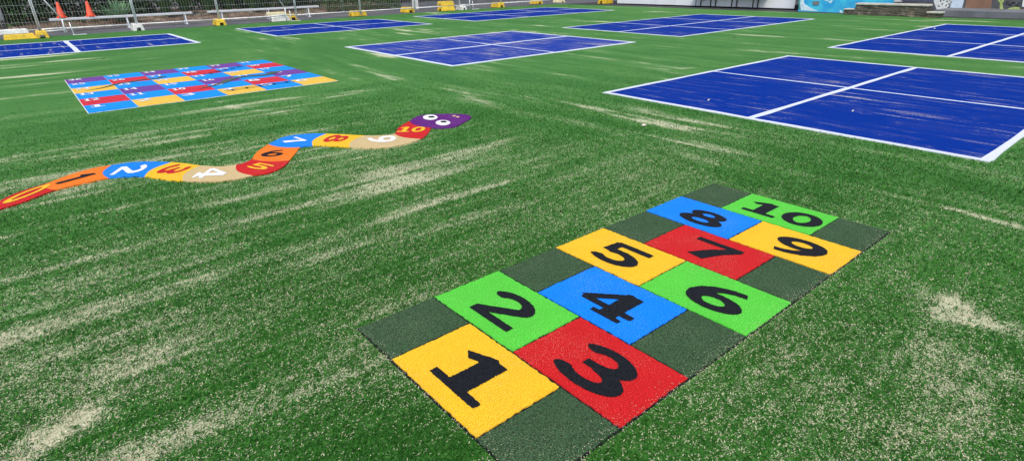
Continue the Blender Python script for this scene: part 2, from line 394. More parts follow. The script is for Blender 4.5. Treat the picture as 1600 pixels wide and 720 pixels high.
# swept streaks and bare patches seen in the photograph: ends, half-width (units), strength
STREAK = [
    ((0, 372), (240, 312), .035, .6), ((240, 312), (560, 246), .028, .65), ((560, 246), (720, 205), .028, .5), ((720, 205), (900, 172), .03, .3), ((480, 318), (640, 268), .02, .45), ((640, 330), (800, 282), .025, .4), ((0, 420), (240, 352), .03, .35), ((860, 232), (1000, 205), .03, .4), ((0, 540), (330, 440), .09, .35), ((330, 440), (560, 350), .07, .22),
    ((600, 340), (860, 262), .06, .42), ((420, 318), (700, 240), .05, .28), ((700, 355), (1010, 270), .08, .32), ((250, 420), (520, 330), .07, .25),
    ((0, 640), (420, 500), .10, .33), ((180, 700), (520, 560), .14, .20), ((430, 470), (640, 395), .08, .3), ((560, 460), (720, 395), .05, .25),
    ((20, 720), (125, 655), .085, .8), ((60, 700), (110, 668), .05, .5),
    ((1452, 462), (1470, 482), .10, .55), ((1478, 470), (1505, 486), .08, .45), ((1545, 505), (1590, 520), .06, .5), ((1510, 565), (1600, 605), .10, .42), ((1440, 306), (1600, 340), .05, .4),
    ((1480, 325), (1600, 358), .05, .65), ((1500, 625), (1600, 690), .14, .32), ((1300, 640), (1500, 715), .25, .22), ((1200, 625), (1330, 520), .12, .2),
    ((900, 262), (1010, 285), .09, .45), ((1120, 258), (1200, 268), .07, .25), ((1240, 300), (1340, 335), .05, .35), ((1040, 232), (1110, 250), .05, .3),
    ((1000, 208), (1140, 240), .04, .45), ((1250, 268), (1420, 300), .05, .3), ((1180, 240), (1400, 290), .03, .25),
    ((230, 176), (315, 168), .03, .75), ((145, 178), (190, 175), .03, .5), ((375, 172), (440, 174), .035, .35), ((320, 150), (372, 170), .015, .45),
    ((560, 195), (640, 186), .05, .4), ((120, 245), (320, 212), .05, .3), ((0, 250), (30, 242), .05, .4), ((150, 215), (240, 208), .06, .3),
    ((260, 236), (420, 212), .05, .3), ((330, 246), (420, 226), .04, .35), ((40, 280), (170, 262), .05, .28), ((0, 300), (120, 275), .06, .25),
    ((60, 90), (300, 78), .03, .35), ((380, 82), (430, 76), .04, .45), ((560, 80), (660, 104), .035, .4), ((1040, 108), (1120, 104), .06, .5),
    ((880, 84), (960, 94), .04, .45), ((700, 44), (880, 52), .06, .4), ((760, 30), (960, 34), .06, .4), ((860, 50), (1000, 60), .05, .45),
    ((1130, 68), (1200, 70), .07, .4), ((1420, 34), (1500, 38), .08, .4), ((600, 48), (690, 46), .05, .4), ((700, 28), (720, 28), .05, .5),
    ((440, 92), (560, 124), .02, .4), ((470, 100), (530, 118), .025, .3), ((100, 108), (420, 88), .03, .3), ((960, 182), (1240, 226), .045, .3),
    ((1000, 190), (1080, 204), .03, .3), ((1300, 262), (1500, 292), .04, .25),
]
def _far(a, b): return math.hypot(*at((a[0]+b[0])/2, (a[1]+b[1])/2))
STREAK_W = [(at(*a), at(*b), max(w*(1 if s > .75 or w < .045 else 1.3), .00062*_far(a, b)**2), s*(.9 if s > .75 or a[0] > 1290 and a[1] > 300 else .68 if w < .045 else .36 if _far(a, b) < 5.5 else .85)) for a, b, w, s in STREAK]
def sand_map(x, y):
    d = np.hypot(x, y)
    wr = sst(x, 3.6, 5.0)                                   # right part was brushed along Y, the left part along X
    sx = .55*fbm(x*.42+3, y*3.1, 1, 5)+.45*fbm(x*.9, y*9.5+5, 2, 4)
    sy = .55*fbm(x*3.4, y*.5+9, 3, 5)+.45*fbm(x*11, y*1.1, 4, 4)
    st = sx*(1-wr)+sy*wr
    bl = fbm(x*.9, y*.9, 5, 4)
    fine = (.6*fbm(x*.9, y*24, 61, 3)+.4*fbm(x*2.2, y*48, 62, 2)-.5)*(1-wr)+(.6*fbm(x*24, y*.9, 63, 3)+.4*fbm(x*48, y*2.2, 64, 2)-.5)*wr
    base = .35+1.35*(st-.53)+.6*(bl-.5)+.75*fine
    near = sst(-d, -9.5, -4.0)
    fa = fbm(x*.22, y*2.0, 14, 3)*(1-wr)+fbm(x*2.0, y*.22, 15, 3)*wr
    farst = sst(fa, .54, .74)*sst(fbm(x*.5, y*.5, 16, 2), .3, .7)
    left = 1-.45*sst(x-.9*y, -1.5, 1.5)*(1-wr)
    base = base*left*near+(1-near)*(.05+2.4*(st-.53)+.4*(bl-.5)+.48*farst*sst(d, 6, 12))-.16*wr*near
    thin = sst(.5*fbm(x*1.1, y*14, 8, 3)+.5*fbm(x*.5, y*25, 9, 3), .60, .80)*(1-wr)+sst(.5*fbm(x*14, y*1.1, 8, 3)+.5*fbm(x*25, y*.5, 9, 3), .60, .80)*wr
    base = base+.24*thin*sst(fbm(x*.35, y*.35, 12, 3), .38, .62)
    grass_edge = sst(-np.abs(y-24.2), -2.2, -.6)
    base = base-.3*grass_edge
    for (ax, ay), (bx, by), w, s in STREAK_W:
        dx, dy = bx-ax, by-ay; l2 = dx*dx+dy*dy
        t = np.clip(((x-ax)*dx+(y-ay)*dy)/l2, 0, 1)
        r = np.hypot(x-ax-t*dx, y-ay-t*dy)
        k = r < w*4
        if not np.any(k): continue
        wob = .3+1.4*fbm(x[k]*4, y[k]*4, 21, 4)
        base[k] += s*np.exp(-(r[k]/(w*wob))**2)*(.70+1.3*(fbm(x[k]*8, y[k]*8, 23, 4)-.5))
    return np.clip(base, -.35, 1.15)

# ------------------------------------------------------------------ ground sheets
TX, TY = 24.0, 25.0                                           # far edges of the turf
MB().box(-400, 500, -400, 500, -.6, -.03).build('ground', T['earth'])['kind'] = 'structure'
MB().add([(-60*S, 24.6*S, -.012), (70*S, 24.6*S, -.012), (70*S, 34*S, -.012), (-60*S, 34*S, -.012)], [(0, 1, 2, 3)]).build('asphalt_path', T['asphalt'])['kind'] = 'structure'
MB().add([(23.7*S, -30*S, -.018), (45*S, -30*S, -.018), (45*S, 24.6*S, -.018), (23.7*S, 24.6*S, -.018)], [(0, 1, 2, 3)]).build('paved_strip', plain('shaded_paving', (0.035, 0.038, 0.036), 0.85, var=0.4, scale=3))['kind'] = 'structure'  # asphalt strip; its dark colour also carries the shadow below the white wall

def axis_pts(lo, hi, a, step, coarse):
    b = math.asinh(hi/a); n = int(b/step); p = [a*math.sinh(b*i/n) for i in range(n+1)]
    return np.array([lo+(0-lo)*i/coarse for i in range(coarse)]+p)
ax_ = axis_pts(-3.0, TX, 1.3, .0080, 120); ay_ = axis_pts(-2.0, TY, 1.3, .0080, 60)
ax_ = np.concatenate([np.linspace(-24, -3.2, 40), ax_]); ay_ = np.concatenate([np.linspace(-24, -2.2, 40), ay_])
GX, GY = np.meshgrid(ax_, ay_)
nx, ny = len(ax_), len(ay_)
co = np.stack([GX*S, GY*S, np.zeros_like(GX)], -1)
edge = (fbm(GX*3, GY*3, 31, 3)-.5)
co[..., 2] = .006*(fbm(GX*1.5, GY*1.5, 33, 3)-.5)
# the cut edge of the roll is not perfectly straight
co[-1, :, 1] += .06*edge[-1]; co[:, -1, 0] += .06*edge[:, -1]
me = bpy.data.meshes.new('turf')
me.vertices.add(nx*ny); me.vertices.foreach_set('co', co.astype(np.float32).ravel())
ii = np.arange(ny-1)[:, None]*nx+np.arange(nx-1)[None, :]
quads = np.stack([ii, ii+1, ii+nx+1, ii+nx], -1).reshape(-1, 4)
me.loops.add(quads.size); me.loops.foreach_set('vertex_index', quads.ravel().astype(np.int32))
me.polygons.add(len(quads)); me.polygons.foreach_set('loop_start', (np.arange(len(quads))*4).astype(np.int32))
me.update(calc_edges=True)
at_ = me.attributes.new('sand', 'FLOAT', 'POINT'); at_.data.foreach_set('value', sand_map(GX.ravel(), GY.ravel()).astype(np.float32))
me.materials.append(T['turf'])
o = bpy.data.objects.new('turf', me); C.objects.link(o); o['kind'] = 'structure'

# ------------------------------------------------------------------ hopscotch mat
HA = R_(39.56-39.166)                                          # the mat lies a hair off the courts' axes
HC, HS = math.cos(HA), math.sin(HA)
# origin (its far-left near corner) taken from the survey
HO = at(558.75, 515)
UROW = [v*1.6 for v in (0, .280, .562, .851, 1.137, 1.419, 1.695, 1.973)]
VCOL = [v*1.6 for v in (0, .210, .414, .615, .816)]
hop = empty('hopscotch_mat', (HO[0]*S, HO[1]*S, 0), HA)
tag(hop, 'rectangular hopscotch mat of bright numbered squares and charcoal spacers in the near turf', 'hopscotch')
def hrect(u0, u1, v0, v1, g): return [(u0*S+g, -v0*S-g), (u1*S-g, -v0*S-g), (u1*S-g, -v1*S+g), (u0*S+g, -v1*S+g)]
def fuzzy(pts, step=.012, amp=.0016):
    out = []
    for i in range(len(pts)):
        a, b = Vector(pts[i]), Vector(pts[(i+1) % len(pts)]); n = max(1, int((b-a).length/step))
        nr = Vector((-(b-a).y, (b-a).x)).normalized()
        for k in range(n): out.append(tuple(a+(b-a)*k/n+nr*random.gauss(0, amp)))
    return out
MB().prism(hrect(0, UROW[7], 0, VCOL[4], -.002), -.004, .005).build('backing', T['c_black'], hop)
hop_tiles = [
    ('1', 0, 1, 3, 'c_yellow'), ('2', 1, 0, 2, 'c_green'), ('3', 1, 2, 4, 'c_red'), ('4', 2, 1, 3, 'c_blue'), ('5', 3, 0, 2, 'c_yellow'),
    ('6', 3, 2, 4, 'c_green'), ('7', 4, 1, 3, 'c_red'), ('8', 5, 0, 2, 'c_blue'), ('9', 5, 2, 4, 'c_yellow'), ('10', 6, 1, 3, 'c_green')]
GLY = {'1': (.50, .51, .35, .270), '3': (.46, .55, .355, .285), '5': (.48, .515, .335, .275), '6': (.47, .56, .33, .270), '8': (.44, .55, .32, .245), '9': (.46, .56, .32, .265), '10': (.49, .545, .54, .245)}
for txt, r, a, b, m in hop_tiles:
    u0, u1, v0, v1 = UROW[r], UROW[r+1], VCOL[a], VCOL[b]
    t = MB().prism(fuzzy(hrect(u0, u1, v0, v1, .0045)), .0, .010).build('tile', T[m], hop)
    cu, cv, w, h = GLY.get(txt, (.48, .53, .325, .265))
    numeral(txt, ((u0+(u1-u0)*cu)*S, -(v0+(v1-v0)*cv)*S), (1, 0), w*S, h*S, .0125, T['c_black'], t, res=64, grow=.014, fuzz=.0035)
for r in (0, 2, 4, 6):
    for a, b in ((0, 1), (3, 4)):
        MB().prism(fuzzy(hrect(UROW[r], UROW[r+1], VCOL[a], VCOL[b], .0035)), .0, .009).build('spacer_tile', T['c_grey'], hop)

# ------------------------------------------------------------------ number snake
def z7(p): return at(p[0]/4, 160+p[1]/4)
def z8(p): return at(360+p[0]/4, 160+p[1]/4)
UP = [z7(p) for p in ((-190, 745), (-100, 705), (0, 625), (130, 565), (290, 515), (450, 455), (600, 415), (700, 400), (820, 382), (940, 377), (1070, 381), (1150, 387), (1255, 401), (1380, 407), (1480, 395))] + \
     [z8(p) for p in ((80, 388), (135, 362), (165, 320), (240, 268), (330, 225), (430, 208), (520, 201), (600, 202), (720, 207), (840, 213), (950, 212), (1025, 203), (1045, 172), (1075, 147), (1120, 124))]
LO = [z7(p) for p in ((-190, 748), (-100, 728), (0, 676), (150, 630), (350, 555), (560, 505), (680, 480), (800, 470), (905, 471), (1040, 490), (1145, 499), (1330, 503), (1480, 487))] + \
     [z8(p) for p in ((140, 465), (250, 445), (330, 410), (370, 370), (415, 315), (440, 288), (515, 278), (640, 280), (745, 288), (860, 293), (980, 288), (1100, 265), (1190, 235), (1235, 200), (1255, 165))]
UI = [0, 4, 7, 10, 12, 14, 16, 18, 22, 24, 26, 29]
LI = [0, 4, 6, 8, 10, 13, 16, 18, 19, 21, 25, 27]
def smooth_line(pts, k=6):
    out = []
    for i in range(len(pts)-1):
        p0 = np.array(pts[max(0, i-1)]); p1 = np.array(pts[i]); p2 = np.array(pts[i+1]); p3 = np.array(pts[min(len(pts)-1, i+2)])
        for j in range(k):
            t = j/k
            out.append(.5*((2*p1)+(-p0+p2)*t+(2*p0-5*p1+4*p2-p3)*t*t+(-p0+3*p1-3*p2+p3)*t**3))
    out.append(np.array(pts[-1])); return out
USM, LSM = smooth_line(UP), smooth_line(LO)
def boundary(i, n=8):
    a, b = USM[UI[i]*6], LSM[LI[i]*6]; d = b-a; nn = np.array([d[1], -d[0]])
    back = USM[max(0, UI[i]*6-4)]-a
    if nn@back < 0: nn = -nn
    bow = 0 if i in (0,) else .13
    return [a+d*k/n+nn*bow*math.sin(math.pi*k/n) for k in range(n+1)]
SN0 = at(330, 250)
snake = empty('number_snake', (SN0[0]*S, SN0[1]*S, 0))
tag(snake, 'wavy snake of coloured segments numbered 0 to 10, with a purple head', 'snake game')
def sl(p): return ((p[0]-SN0[0])*S, (p[1]-SN0[1])*S)
seg_col = ['c_red', 'c_orange', 'c_blue', 'c_yellow', 'c_beige', 'c_red', 'c_orange', 'c_blue', 'c_yellow', 'c_beige', 'c_red']
num_col = ['c_yellow', 'c_black', 'c_white', 'c_red', 'c_white', 'c_yellow', 'c_black', 'c_white', 'c_red', 'c_white', 'c_yellow']
num_px = [((44, 304.5), .62, .92), ((120, 281), .50, .95), ((205, 267), .62, .80), ((272, 267), .62, .78), ((333, 272), .60, .80), ((406, 262), .62, .62), ((427, 241.5), .55, .62),
          ((458, 221.5), .56, .74), ((526, 218.5), .60, .74), ((596, 219.5), .62, .78), ((643, 204), .72, .60)]
BD = [boundary(i) for i in range(12)]
for i in range(11):
    up = USM[UI[i]*6:UI[i+1]*6+1]; lo = LSM[LI[i]*6:LI[i+1]*6+1]
    poly = list(up)+BD[i+1][1:-1]+list(lo)[::-1]+BD[i][1:-1][::-1]
    g = MB().prism([sl(p) for p in poly], -.002, .010).build('segment', T[seg_col[i]], snake)
    wd = np.linalg.norm(BD[i+1][4]*.5+BD[i][4]*.5-BD[i][4]); 
    dirv = (BD[i+1][4]-BD[i][4]); ln = np.linalg.norm(dirv)
    (px, py), fw, fl = num_px[i]
    width = .5*(np.linalg.norm(BD[i][0]-BD[i][-1])+np.linalg.norm(BD[i+1][0]-BD[i+1][-1])) if i else np.linalg.norm(BD[1][0]-BD[1][-1])*.75
    txt = 'l' if i == 1 else str(i)
    c = at(px, py)
    numeral(txt, sl(c), dirv, width*fw*S, min(.52, ln*.72)*fl*S, .0125, T[num_col[i]], g, res=34, grow=-.008 if i == 0 else .008, fuzz=.003)
hd = [z8(p) for p in ((1120, 124), (1160, 97), (1230, 82), (1330, 79), (1400, 78), (1448, 80), (1484, 85), (1504, 95), (1498, 110), (1472, 124), (1444, 140), (1414, 155), (1370, 165), (1300, 169), (1255, 165))]
hsm = smooth_line(hd, 5)
head = MB().prism([sl(p) for p in hsm+BD[11][1:-1][::-1]], -.002, .011).build('head', T['c_purple'], snake)
def px_ellipse(cx, cy, rx, ry, conv, n=20): return [sl(conv((cx+rx*math.cos(2*math.pi*k/n), cy+ry*math.sin(2*math.pi*k/n)))) for k in range(n)]
for (cx, cy), (qx, qy) in (((1250, 101), (1257, 100)), ((1329, 135), (1333, 130))):
    e = MB().prism(px_ellipse(cx, cy, 46, 16, z8), .009, .0135).build('eye', T['c_white'], head)
    me_ = MB().prism(px_ellipse(qx, qy, 20, 5, z8), .012, .0165)
    me_.build('pupil', T['c_black'], head)
for cx, cy in ((1398, 92), (1421, 98)):
    MB().prism(px_ellipse(cx, cy, 12, 3.6, z8, 10), .009, .0135).build('nostril', T['c_beige'], head)

# ------------------------------------------------------------------ snakes-and-ladders board
BX0, BX1, BY0, BY1 = .47, 3.99, 9.48, 13.24
snl = empty('snakes_and_ladders_board', (BX0*S, BY0*S, 0))
tag(snl, 'square snakes and ladders board of blue, red, gold and violet numbered squares beyond the snake', 'board game')
bw, bh = (BX1-BX0)/6*S, (BY1-BY0)/6*S
MB().box(-.004, bw*6+.004, -.004, bh*6+.004, -.004, .005).build('backing', T['c_white'], snl)
row_col = ['c_violet', 'c_crimson', 'c_gold']
for r in range(6):
    for c in range(6):
        n = (5-r)*6+(c+1 if (5-r) % 2 == 0 else 6-c)
        mname = 'c_sky' if (r+c) % 2 else row_col[r % 3]
        x0, y1 = c*bw, (6-r)*bh
        g = .0032
        t = MB().box(x0+g, x0+bw-g, y1-bh+g, y1-g, 0, .010).build('square', T[mname], snl)
        numeral(str(n), (x0+bw*.24, y1-bh*.23), (0, 1), bw*.34, bh*.33, .0135, T['c_white'], t, res=13, grow=.0, fuzz=0)
def board_pt(c, r): return (c*bw, (6-r)*bh)
def ribbon(name, pts, w, z, mat, taper=True):
    sm = smooth_line([board_pt(*p) for p in pts], 8); n = len(sm); vs = []; fs = []
    for i, p in enumerate(sm):
        d = sm[min(n-1, i+1)]-sm[max(0, i-1)]; d = d/np.linalg.norm(d); nn = np.array([-d[1], d[0]])
        t = i/(n-1); ww = w*(min(1, .2+2.2*t) if taper else 1)*.5
        if taper and t > .92: ww *= 1.5
        vs += [(*(p+nn*ww), z), (*(p-nn*ww), z)]
    for i in range(n-1): fs.append((2*i+1, 2*i+3, 2*i+2, 2*i))
    return MB().add(vs, fs).build(name, mat, snl)
ribbon('snake', [(.25, 2.75), (.7, 2.5), (1.1, 2.1), (1.5, 1.95), (1.9, 1.75), (2.15, 1.85), (2.4, 1.6)], .065, .0165, T['c_snake'])
ribbon('snake', [(2.7, 4.6), (3.1, 4.35), (3.45, 4.05), (3.8, 3.6), (4.3, 3.4), (4.75, 3.55), (5.1, 3.35), (5.3, 3.1)], .12, .0165, T['c_snake'])
def ladder(a, b, w, n):
    A, B = Vector(board_pt(*a)), Vector(board_pt(*b)); d = (B-A).normalized(); q = Vector((-d.y, d.x))*w/2; m = MB()
    def bar(p, e, t, z):
        dd = (e-p).normalized(); k = Vector((-dd.y, dd.x))*t/2
        m.add([(*(p+k), z), (*(e+k), z), (*(e-k), z), (*(p-k), z)], [(3, 2, 1, 0)])
    bar(A+q, B+q, .014, .0165); bar(A-q, B-q, .014, .0165)
    for i in range(n): p = A+(B-A)*((i+.5)/n); bar(p+q, p-q, .026, .0172)
    m.build('ladder', T['c_black'], snl)
ladder((3.1, 5.45), (5.0, 5.25), .10, 5)
ladder((3.5, 2.1), (4.9, 1.1), .10, 5)

# ------------------------------------------------------------------ courts
def wob_line(x0, x1, y0, y1, z, amp=.010, step=.08):
    """a straight inlaid strip whose long edges wander by a few millimetres; top face only plus thin sides"""
    m = MB(); longx = (x1-x0) >= (y1-y0)
    n = max(2, int(((x1-x0) if longx else (y1-y0))/step)); vs = []; ph = random.random()*50
    wv = lambda t, k: amp*(2*float(vn(np.array([t*2.3+ph+k*31]), np.array([k*7.7]), 41)[0])-1)
    for i in range(n+1):
        t = i/n
        if longx:
            x = x0+(x1-x0)*t; a, b = (x, y0+wv(x, 0)), (x, y1+wv(x, 1))
        else:
            y = y0+(y1-y0)*t; a, b = (x1+wv(y, 0), y), (x0+wv(y, 1), y)
        vs += [(*a, 0), (*a, z), (*b, z), (*b, 0)]
    fs = []
    for i in range(n):
        k = 4*i
        fs += [(k+1, k+5, k+6, k+2), (k, k+4, k+5, k+1), (k+2, k+6, k+7, k+3)]
    fs += [(0, 1, 2, 3), (4*n+3, 4*n+2, 4*n+1, 4*n)]
    return m.add(vs, fs)
def court(name, label, x0, x1, y0, y1, xs, yc, bold_x=False, sandy=False, wb=.063, thin=.044):
    cx, cy = (x0+x1)/2*S, (y0+y1)/2*S
    rt = empty(name, (cx, cy, 0)); tag(rt, label, 'court', 'blue mini courts inlaid in the turf')
    a, b, c, d = x0*S-cx, x1*S-cx, y0*S-cy, y1*S-cy
    MB().box(a+.02, b-.02, c+.02, d-.02, -.006, .005).build('playing_surface', T['court_s' if sandy else 'court'], rt)
    for q in (a, b): wob_line(q-wb/2, q+wb/2, c-wb/2, d+wb/2, .0085).build('end_line', T['line'], rt)
    for q in (c, d): wob_line(a+wb/2, b-wb/2, q-wb/2, q+wb/2, .0080).build('side_line', T['line'], rt)
    w1 = thin if bold_x else wb
    wob_line(a+wb/2, b-wb/2, yc*S-cy-w1/2, yc*S-cy+w1/2, .0078).build('centre_line', T['line'], rt)
    w2 = wb if bold_x else thin
    for x in xs: wob_line(x*S-cx-w2/2, x*S-cx+w2/2, c+wb/2, d-wb/2, .0072).build('service_line', T['line'], rt)
    return rt
court('four_square_court', 'large blue four-quarter court nearest on the right, crossed by white lines', 6.36, 11.73, 1.10, 5.59, [9.08], 3.36)
court('four_square_court', 'paler sand-dusted blue four-quarter court in the middle of the turf', 6.32, 11.70, 9.47, 14.15, [9.05], 11.75, sandy=True, wb=.085)
court('mini_tennis_court', 'blue court at the right edge with two cross lines, before the painted wall', 13.60, 21.20, 1.05, 5.60, [16.23, 18.84], 3.41)
court('mini_tennis_court', 'long blue court with two cross lines in front of the white wall', 13.50, 21.05, 9.38, 13.78, [16.0, 18.65], 11.52)
court('mini_tennis_court', 'farthest thin blue court beside the fence, at the top centre', 13.42, 21.2, 18.42, 22.85, [16.1, 18.9], 20.6)
court('four_square_court', 'blue court in front of the right hand bench and fence blocks', 6.12, 11.62, 18.62, 22.75, [8.9], 20.62)
court('four_square_court', 'blue court cut by the left edge, before the bench with two cones', -1.75, 3.90, 18.5, 22.5, [1.12], 20.5, bold_x=True, wb=.10)

# ------------------------------------------------------------------ turf fibres near the viewer
def in_poly(px, py, poly):
    r = np.zeros(px.shape, bool); n = len(poly)
    for i in range(n):
        x0, y0 = poly[i]; x1, y1 = poly[(i+1) % n]
        c = ((y0 > py) != (y1 > py)) & (px < (x1-x0)*(py-y0)/(y1-y0+1e-12)+x0); r ^= c
    return r
def scatter(r0, r1, ang, dens):
    rs = np.linspace(r0, r1, 600); pdf = dens(rs)*rs; cdf = np.cumsum(pdf); tot = cdf[-1]*(rs[1]-rs[0])*2*ang
    n = int(tot); r = np.interp(rng.random(n)*cdf[-1], cdf, rs); th = math.pi/2-YAW+(rng.random(n)*2-1)*ang
    return r*np.cos(th), r*np.sin(th), r
NEAR_D = 38000
dens = lambda r: NEAR_D*np.where(r < 2.2, 1, (2.2/r)**2.2)
BXm, BYm, Br = scatter(.95, 10.0, R_(54), dens)                  # metres
ux, uy = BXm/S, BYm/S
hu = (ux-HO[0])*HC+(uy-HO[1])*HS; hv = (ux-HO[0])*HS-(uy-HO[1])*HC
snake_poly = [tuple(p) for p in USM]+[tuple(p) for p in hsm]+[tuple(p) for p in LSM[::-1]]
rim = np.minimum(VCOL[4]-hv, np.minimum(hu, UROW[7]-hu)+.02)
onmat = (hu > .004) & (hu < UROW[7]-.004) & (hv > .004) & (hv < VCOL[4]-.004)
dusty = onmat & (rng.random(len(ux)) < .75*np.exp(-(rim/.03)**1.3))
keep = ~((hu > .004) & (hu < UROW[7]-.004) & (hv > .004) & (hv < VCOL[4]-.004))
keep = (keep | dusty) & ~in_poly(ux, uy, snake_poly)
for q in ((6.30, 11.80, 1.04, 5.66), (6.25, 11.8, 9.4, 14.2)): keep &= ~((ux > q[0]) & (ux < q[1]) & (uy > q[2]) & (uy < q[3]))
ux, uy, BXm, BYm, Br, hu, hv, dusty = (a[keep] for a in (ux, uy, BXm, BYm, Br, hu, hv, dusty))
sd = sand_map(ux, uy)
de = np.maximum(np.maximum(-hu, hu-UROW[7]), np.maximum(-hv, hv-VCOL[4]))      # distance outside the mat
sd = sd+.30*np.exp(-(de/.018)**2)*sst(hv, -.05, .6)
n = len(ux)
fadeout = sst(Br, 5.5, 10.0)
drop = ((sd > .8) & (rng.random(n) < (sd-.8)*2.0)) | (rng.random(n) < fadeout)
ux, uy, BXm, BYm, Br, sd, de, dusty = (a[~drop] for a in (ux, uy, BXm, BYm, Br, sd, de, dusty)); n = len(ux)
clump = fbm(BXm*55, BYm*55, 51, 2)
cream = rng.random(n) < np.clip(.02+.95*np.clip(sd, 0, 1)+1.1*(clump-.5)*np.clip(sd*2, .1, 1), 0, .9)
cream |= dusty
lod = np.maximum(1, (Br/2.2))**.6
lean_dir = rng.random(n)*2*np.pi
# the pile leans with the brushing direction a little
bx = np.cos(lean_dir)+.5*(1-sst(ux, 3.6, 5.0)); by = np.sin(lean_dir)+.5*sst(ux, 3.6, 5.0); nn = np.hypot(bx, by)+1e-6; bx, by = bx/nn, by/nn
lean = np.radians(rng.uniform(38, 80, n)); ln = rng.uniform(.010, .021, n)*lod**.5*(1-.5*sst(Br, 5, 10))
lean = np.where(cream, np.radians(rng.uniform(66, 88, n)), lean); ln = np.where(cream, ln*.48, ln)
ln = np.where(de < .02/S, ln*.6, ln); ln = np.where(dusty, ln*.55, ln)
w = rng.uniform(.0016, .0030, n)*lod*np.where(cream, 1.12, 1)
kx, ky = -by, bx
z0 = rng.uniform(-.001, .004, n)+np.where(cream, .003, 0)+np.where(dusty, .0045, 0)
def pt(f, side, wf, bendz):
    h = ln*np.sin(lean)*f; v = ln*np.cos(lean)*bendz
    return np.stack([BXm+bx*h+kx*w*side*wf, BYm+by*h+ky*w*side*wf, z0+v], -1)
tw = rng.uniform(-.6, .6, n)
curl = lambda a, k: a+np.stack([kx*ln*tw*k, ky*ln*tw*k, 0*ln], -1)
V = np.stack([pt(0, -.5, 1, 0), pt(0, .5, 1, 0), curl(pt(.5, .5, .95, .72), .25), curl(pt(.5, -.5, .95, .72), .25), curl(pt(1, 0, 0, 1.0), .75)], 1)
g = rng.random(n); big = fbm(ux*1.3, uy*1.3, 61, 3)
gcol = np.stack([.008+.031*g, .052+.142*g, .004+.015*g], -1)*(.75+.5*big)[:, None]
pale = rng.random(n) < .10
gcol = np.where(pale[:, None], gcol*np.array([1.9, 1.4, 1.5]), gcol)
ccol = np.stack([.44+.24*g, .43+.22*g, .27+.17*g], -1)
col = np.where(cream[:, None], ccol, gcol)
me = bpy.data.meshes.new('turf_fibres')
me.vertices.add(n*5); me.vertices.foreach_set('co', V.astype(np.float32).ravel())
base = np.arange(n)[:, None]*5
loops = np.concatenate([base+np.array([0, 1, 2, 3]), base+np.array([3, 2, 4])], 1).ravel().astype(np.int32)
me.loops.add(len(loops)); me.loops.foreach_set('vertex_index', loops)
me.polygons.add(n*2)
ls = np.stack([np.arange(n)*7, np.arange(n)*7+4], -1).ravel().astype(np.int32); me.polygons.foreach_set('loop_start', ls)
me.update(calc_edges=True)
ca = me.attributes.new('tint', 'FLOAT_COLOR', 'POINT')
ca.data.foreach_set('color', np.repeat(np.concatenate([col, np.ones((n, 1))], 1), 5, 0).astype(np.float32).ravel())
me.materials.append(T['blade'])
o = bpy.data.objects.new('turf_fibres', me); C.objects.link(o)
tag(o, 'short green synthetic grass fibres flecked with cream sand over the near turf', 'artificial grass', kind='stuff')
print('fibres', n, 'turf verts', nx*ny)

pp = at(1006, 198)
m = MB(); m.lathe([(.009, 0), (.022, .005), (.025, .012), (.016, .020), (.005, .022)], 9)
m.v = [(x*1.25+.004*math.sin(9*y*30), y*.9+.004*math.cos(x*90), z) for x, y, z in m.v]
tag(m.build('pebble', T['pebble'], loc=(pp[0]*S, pp[1]*S, .004), smooth=True), 'small pale pebble lying alone on the turf left of the nearest blue court', 'pebble')

for (px, py), sc, mt, lab, nm in (((1107, 159), .8, 'pebble', 'tiny pale scrap in the left near quarter of the nearest blue court', 'scrap'), ((1332, 176), .7, 'pebble', 'tiny pale scrap in the near quarter right of the bold line, nearest court', 'scrap'),
        ((1460, 46), 1.5, 'pebble', 'pale scrap near the far left corner of the court at the right edge', 'scrap'), ((1147, 60), 2.0, 'bark', 'small dark dry leaf on the turf before the long court by the white wall', 'dry_leaf'), ((162, 94), 1.6, 'bark', 'small dark dry leaf on the turf between the left court and the board game', 'dry_leaf')):
    q = at(px, py); k = .019*sc; m = MB()
    m.add([(-1.6*k, 0, .004), (-.5*k, .55*k, .012), (.7*k, .5*k, .016), (1.7*k, .1*k, .010), (.6*k, -.6*k, .013), (-.7*k, -.5*k, .010), (0, 0, .024)], [(0, 6, 1), (1, 6, 2), (2, 6, 3), (3, 6, 4), (4, 6, 5), (5, 6, 0), (0, 1, 2, 3, 4, 5)])
    tag(m.build(nm, T[mt], loc=(q[0]*S, q[1]*S, .007)), lab, nm.replace('_', ' '))

# ------------------------------------------------------------------ fence blocks, panels, braces
FY = 25.0
def block_mesh(l, w, h, ax='y'):
    """n-section fence foot: sloping sides, hand notch at the bottom of each end, shaded post holes added as dark discs on top"""
    nw, nh = w*.20, h*.42; t = w*.10
    prof = [(-w/2, 0), (-nw, 0), (-nw*.85, nh), (nw*.85, nh), (nw, 0), (w/2, 0), (w/2-t, h*.86), (w/2-t-.02, h), (-w/2+t+.02, h), (-w/2+t, h*.86)]
    k = len(prof); vs = []
    for s, sc in ((-1, 1), (-.94, 1), (.94, 1), (1, 1)):
        for x, z in prof:
            e = l/2*s-(.03*z/h*(1 if s > 0 else -1))
            zz = z*(.9 if abs(s) == 1 and z > h*.8 else 1)
            vs.append((x, e, zz) if ax == 'y' else (e, x, zz))
    fs = [(j*k+i, j*k+(i+1) % k, (j+1)*k+(i+1) % k, (j+1)*k+i) for j in range(3) for i in range(k)]
    fs += [tuple(range(k))[::-1], tuple(range(3*k, 4*k))]
    return MB().add(vs, fs)
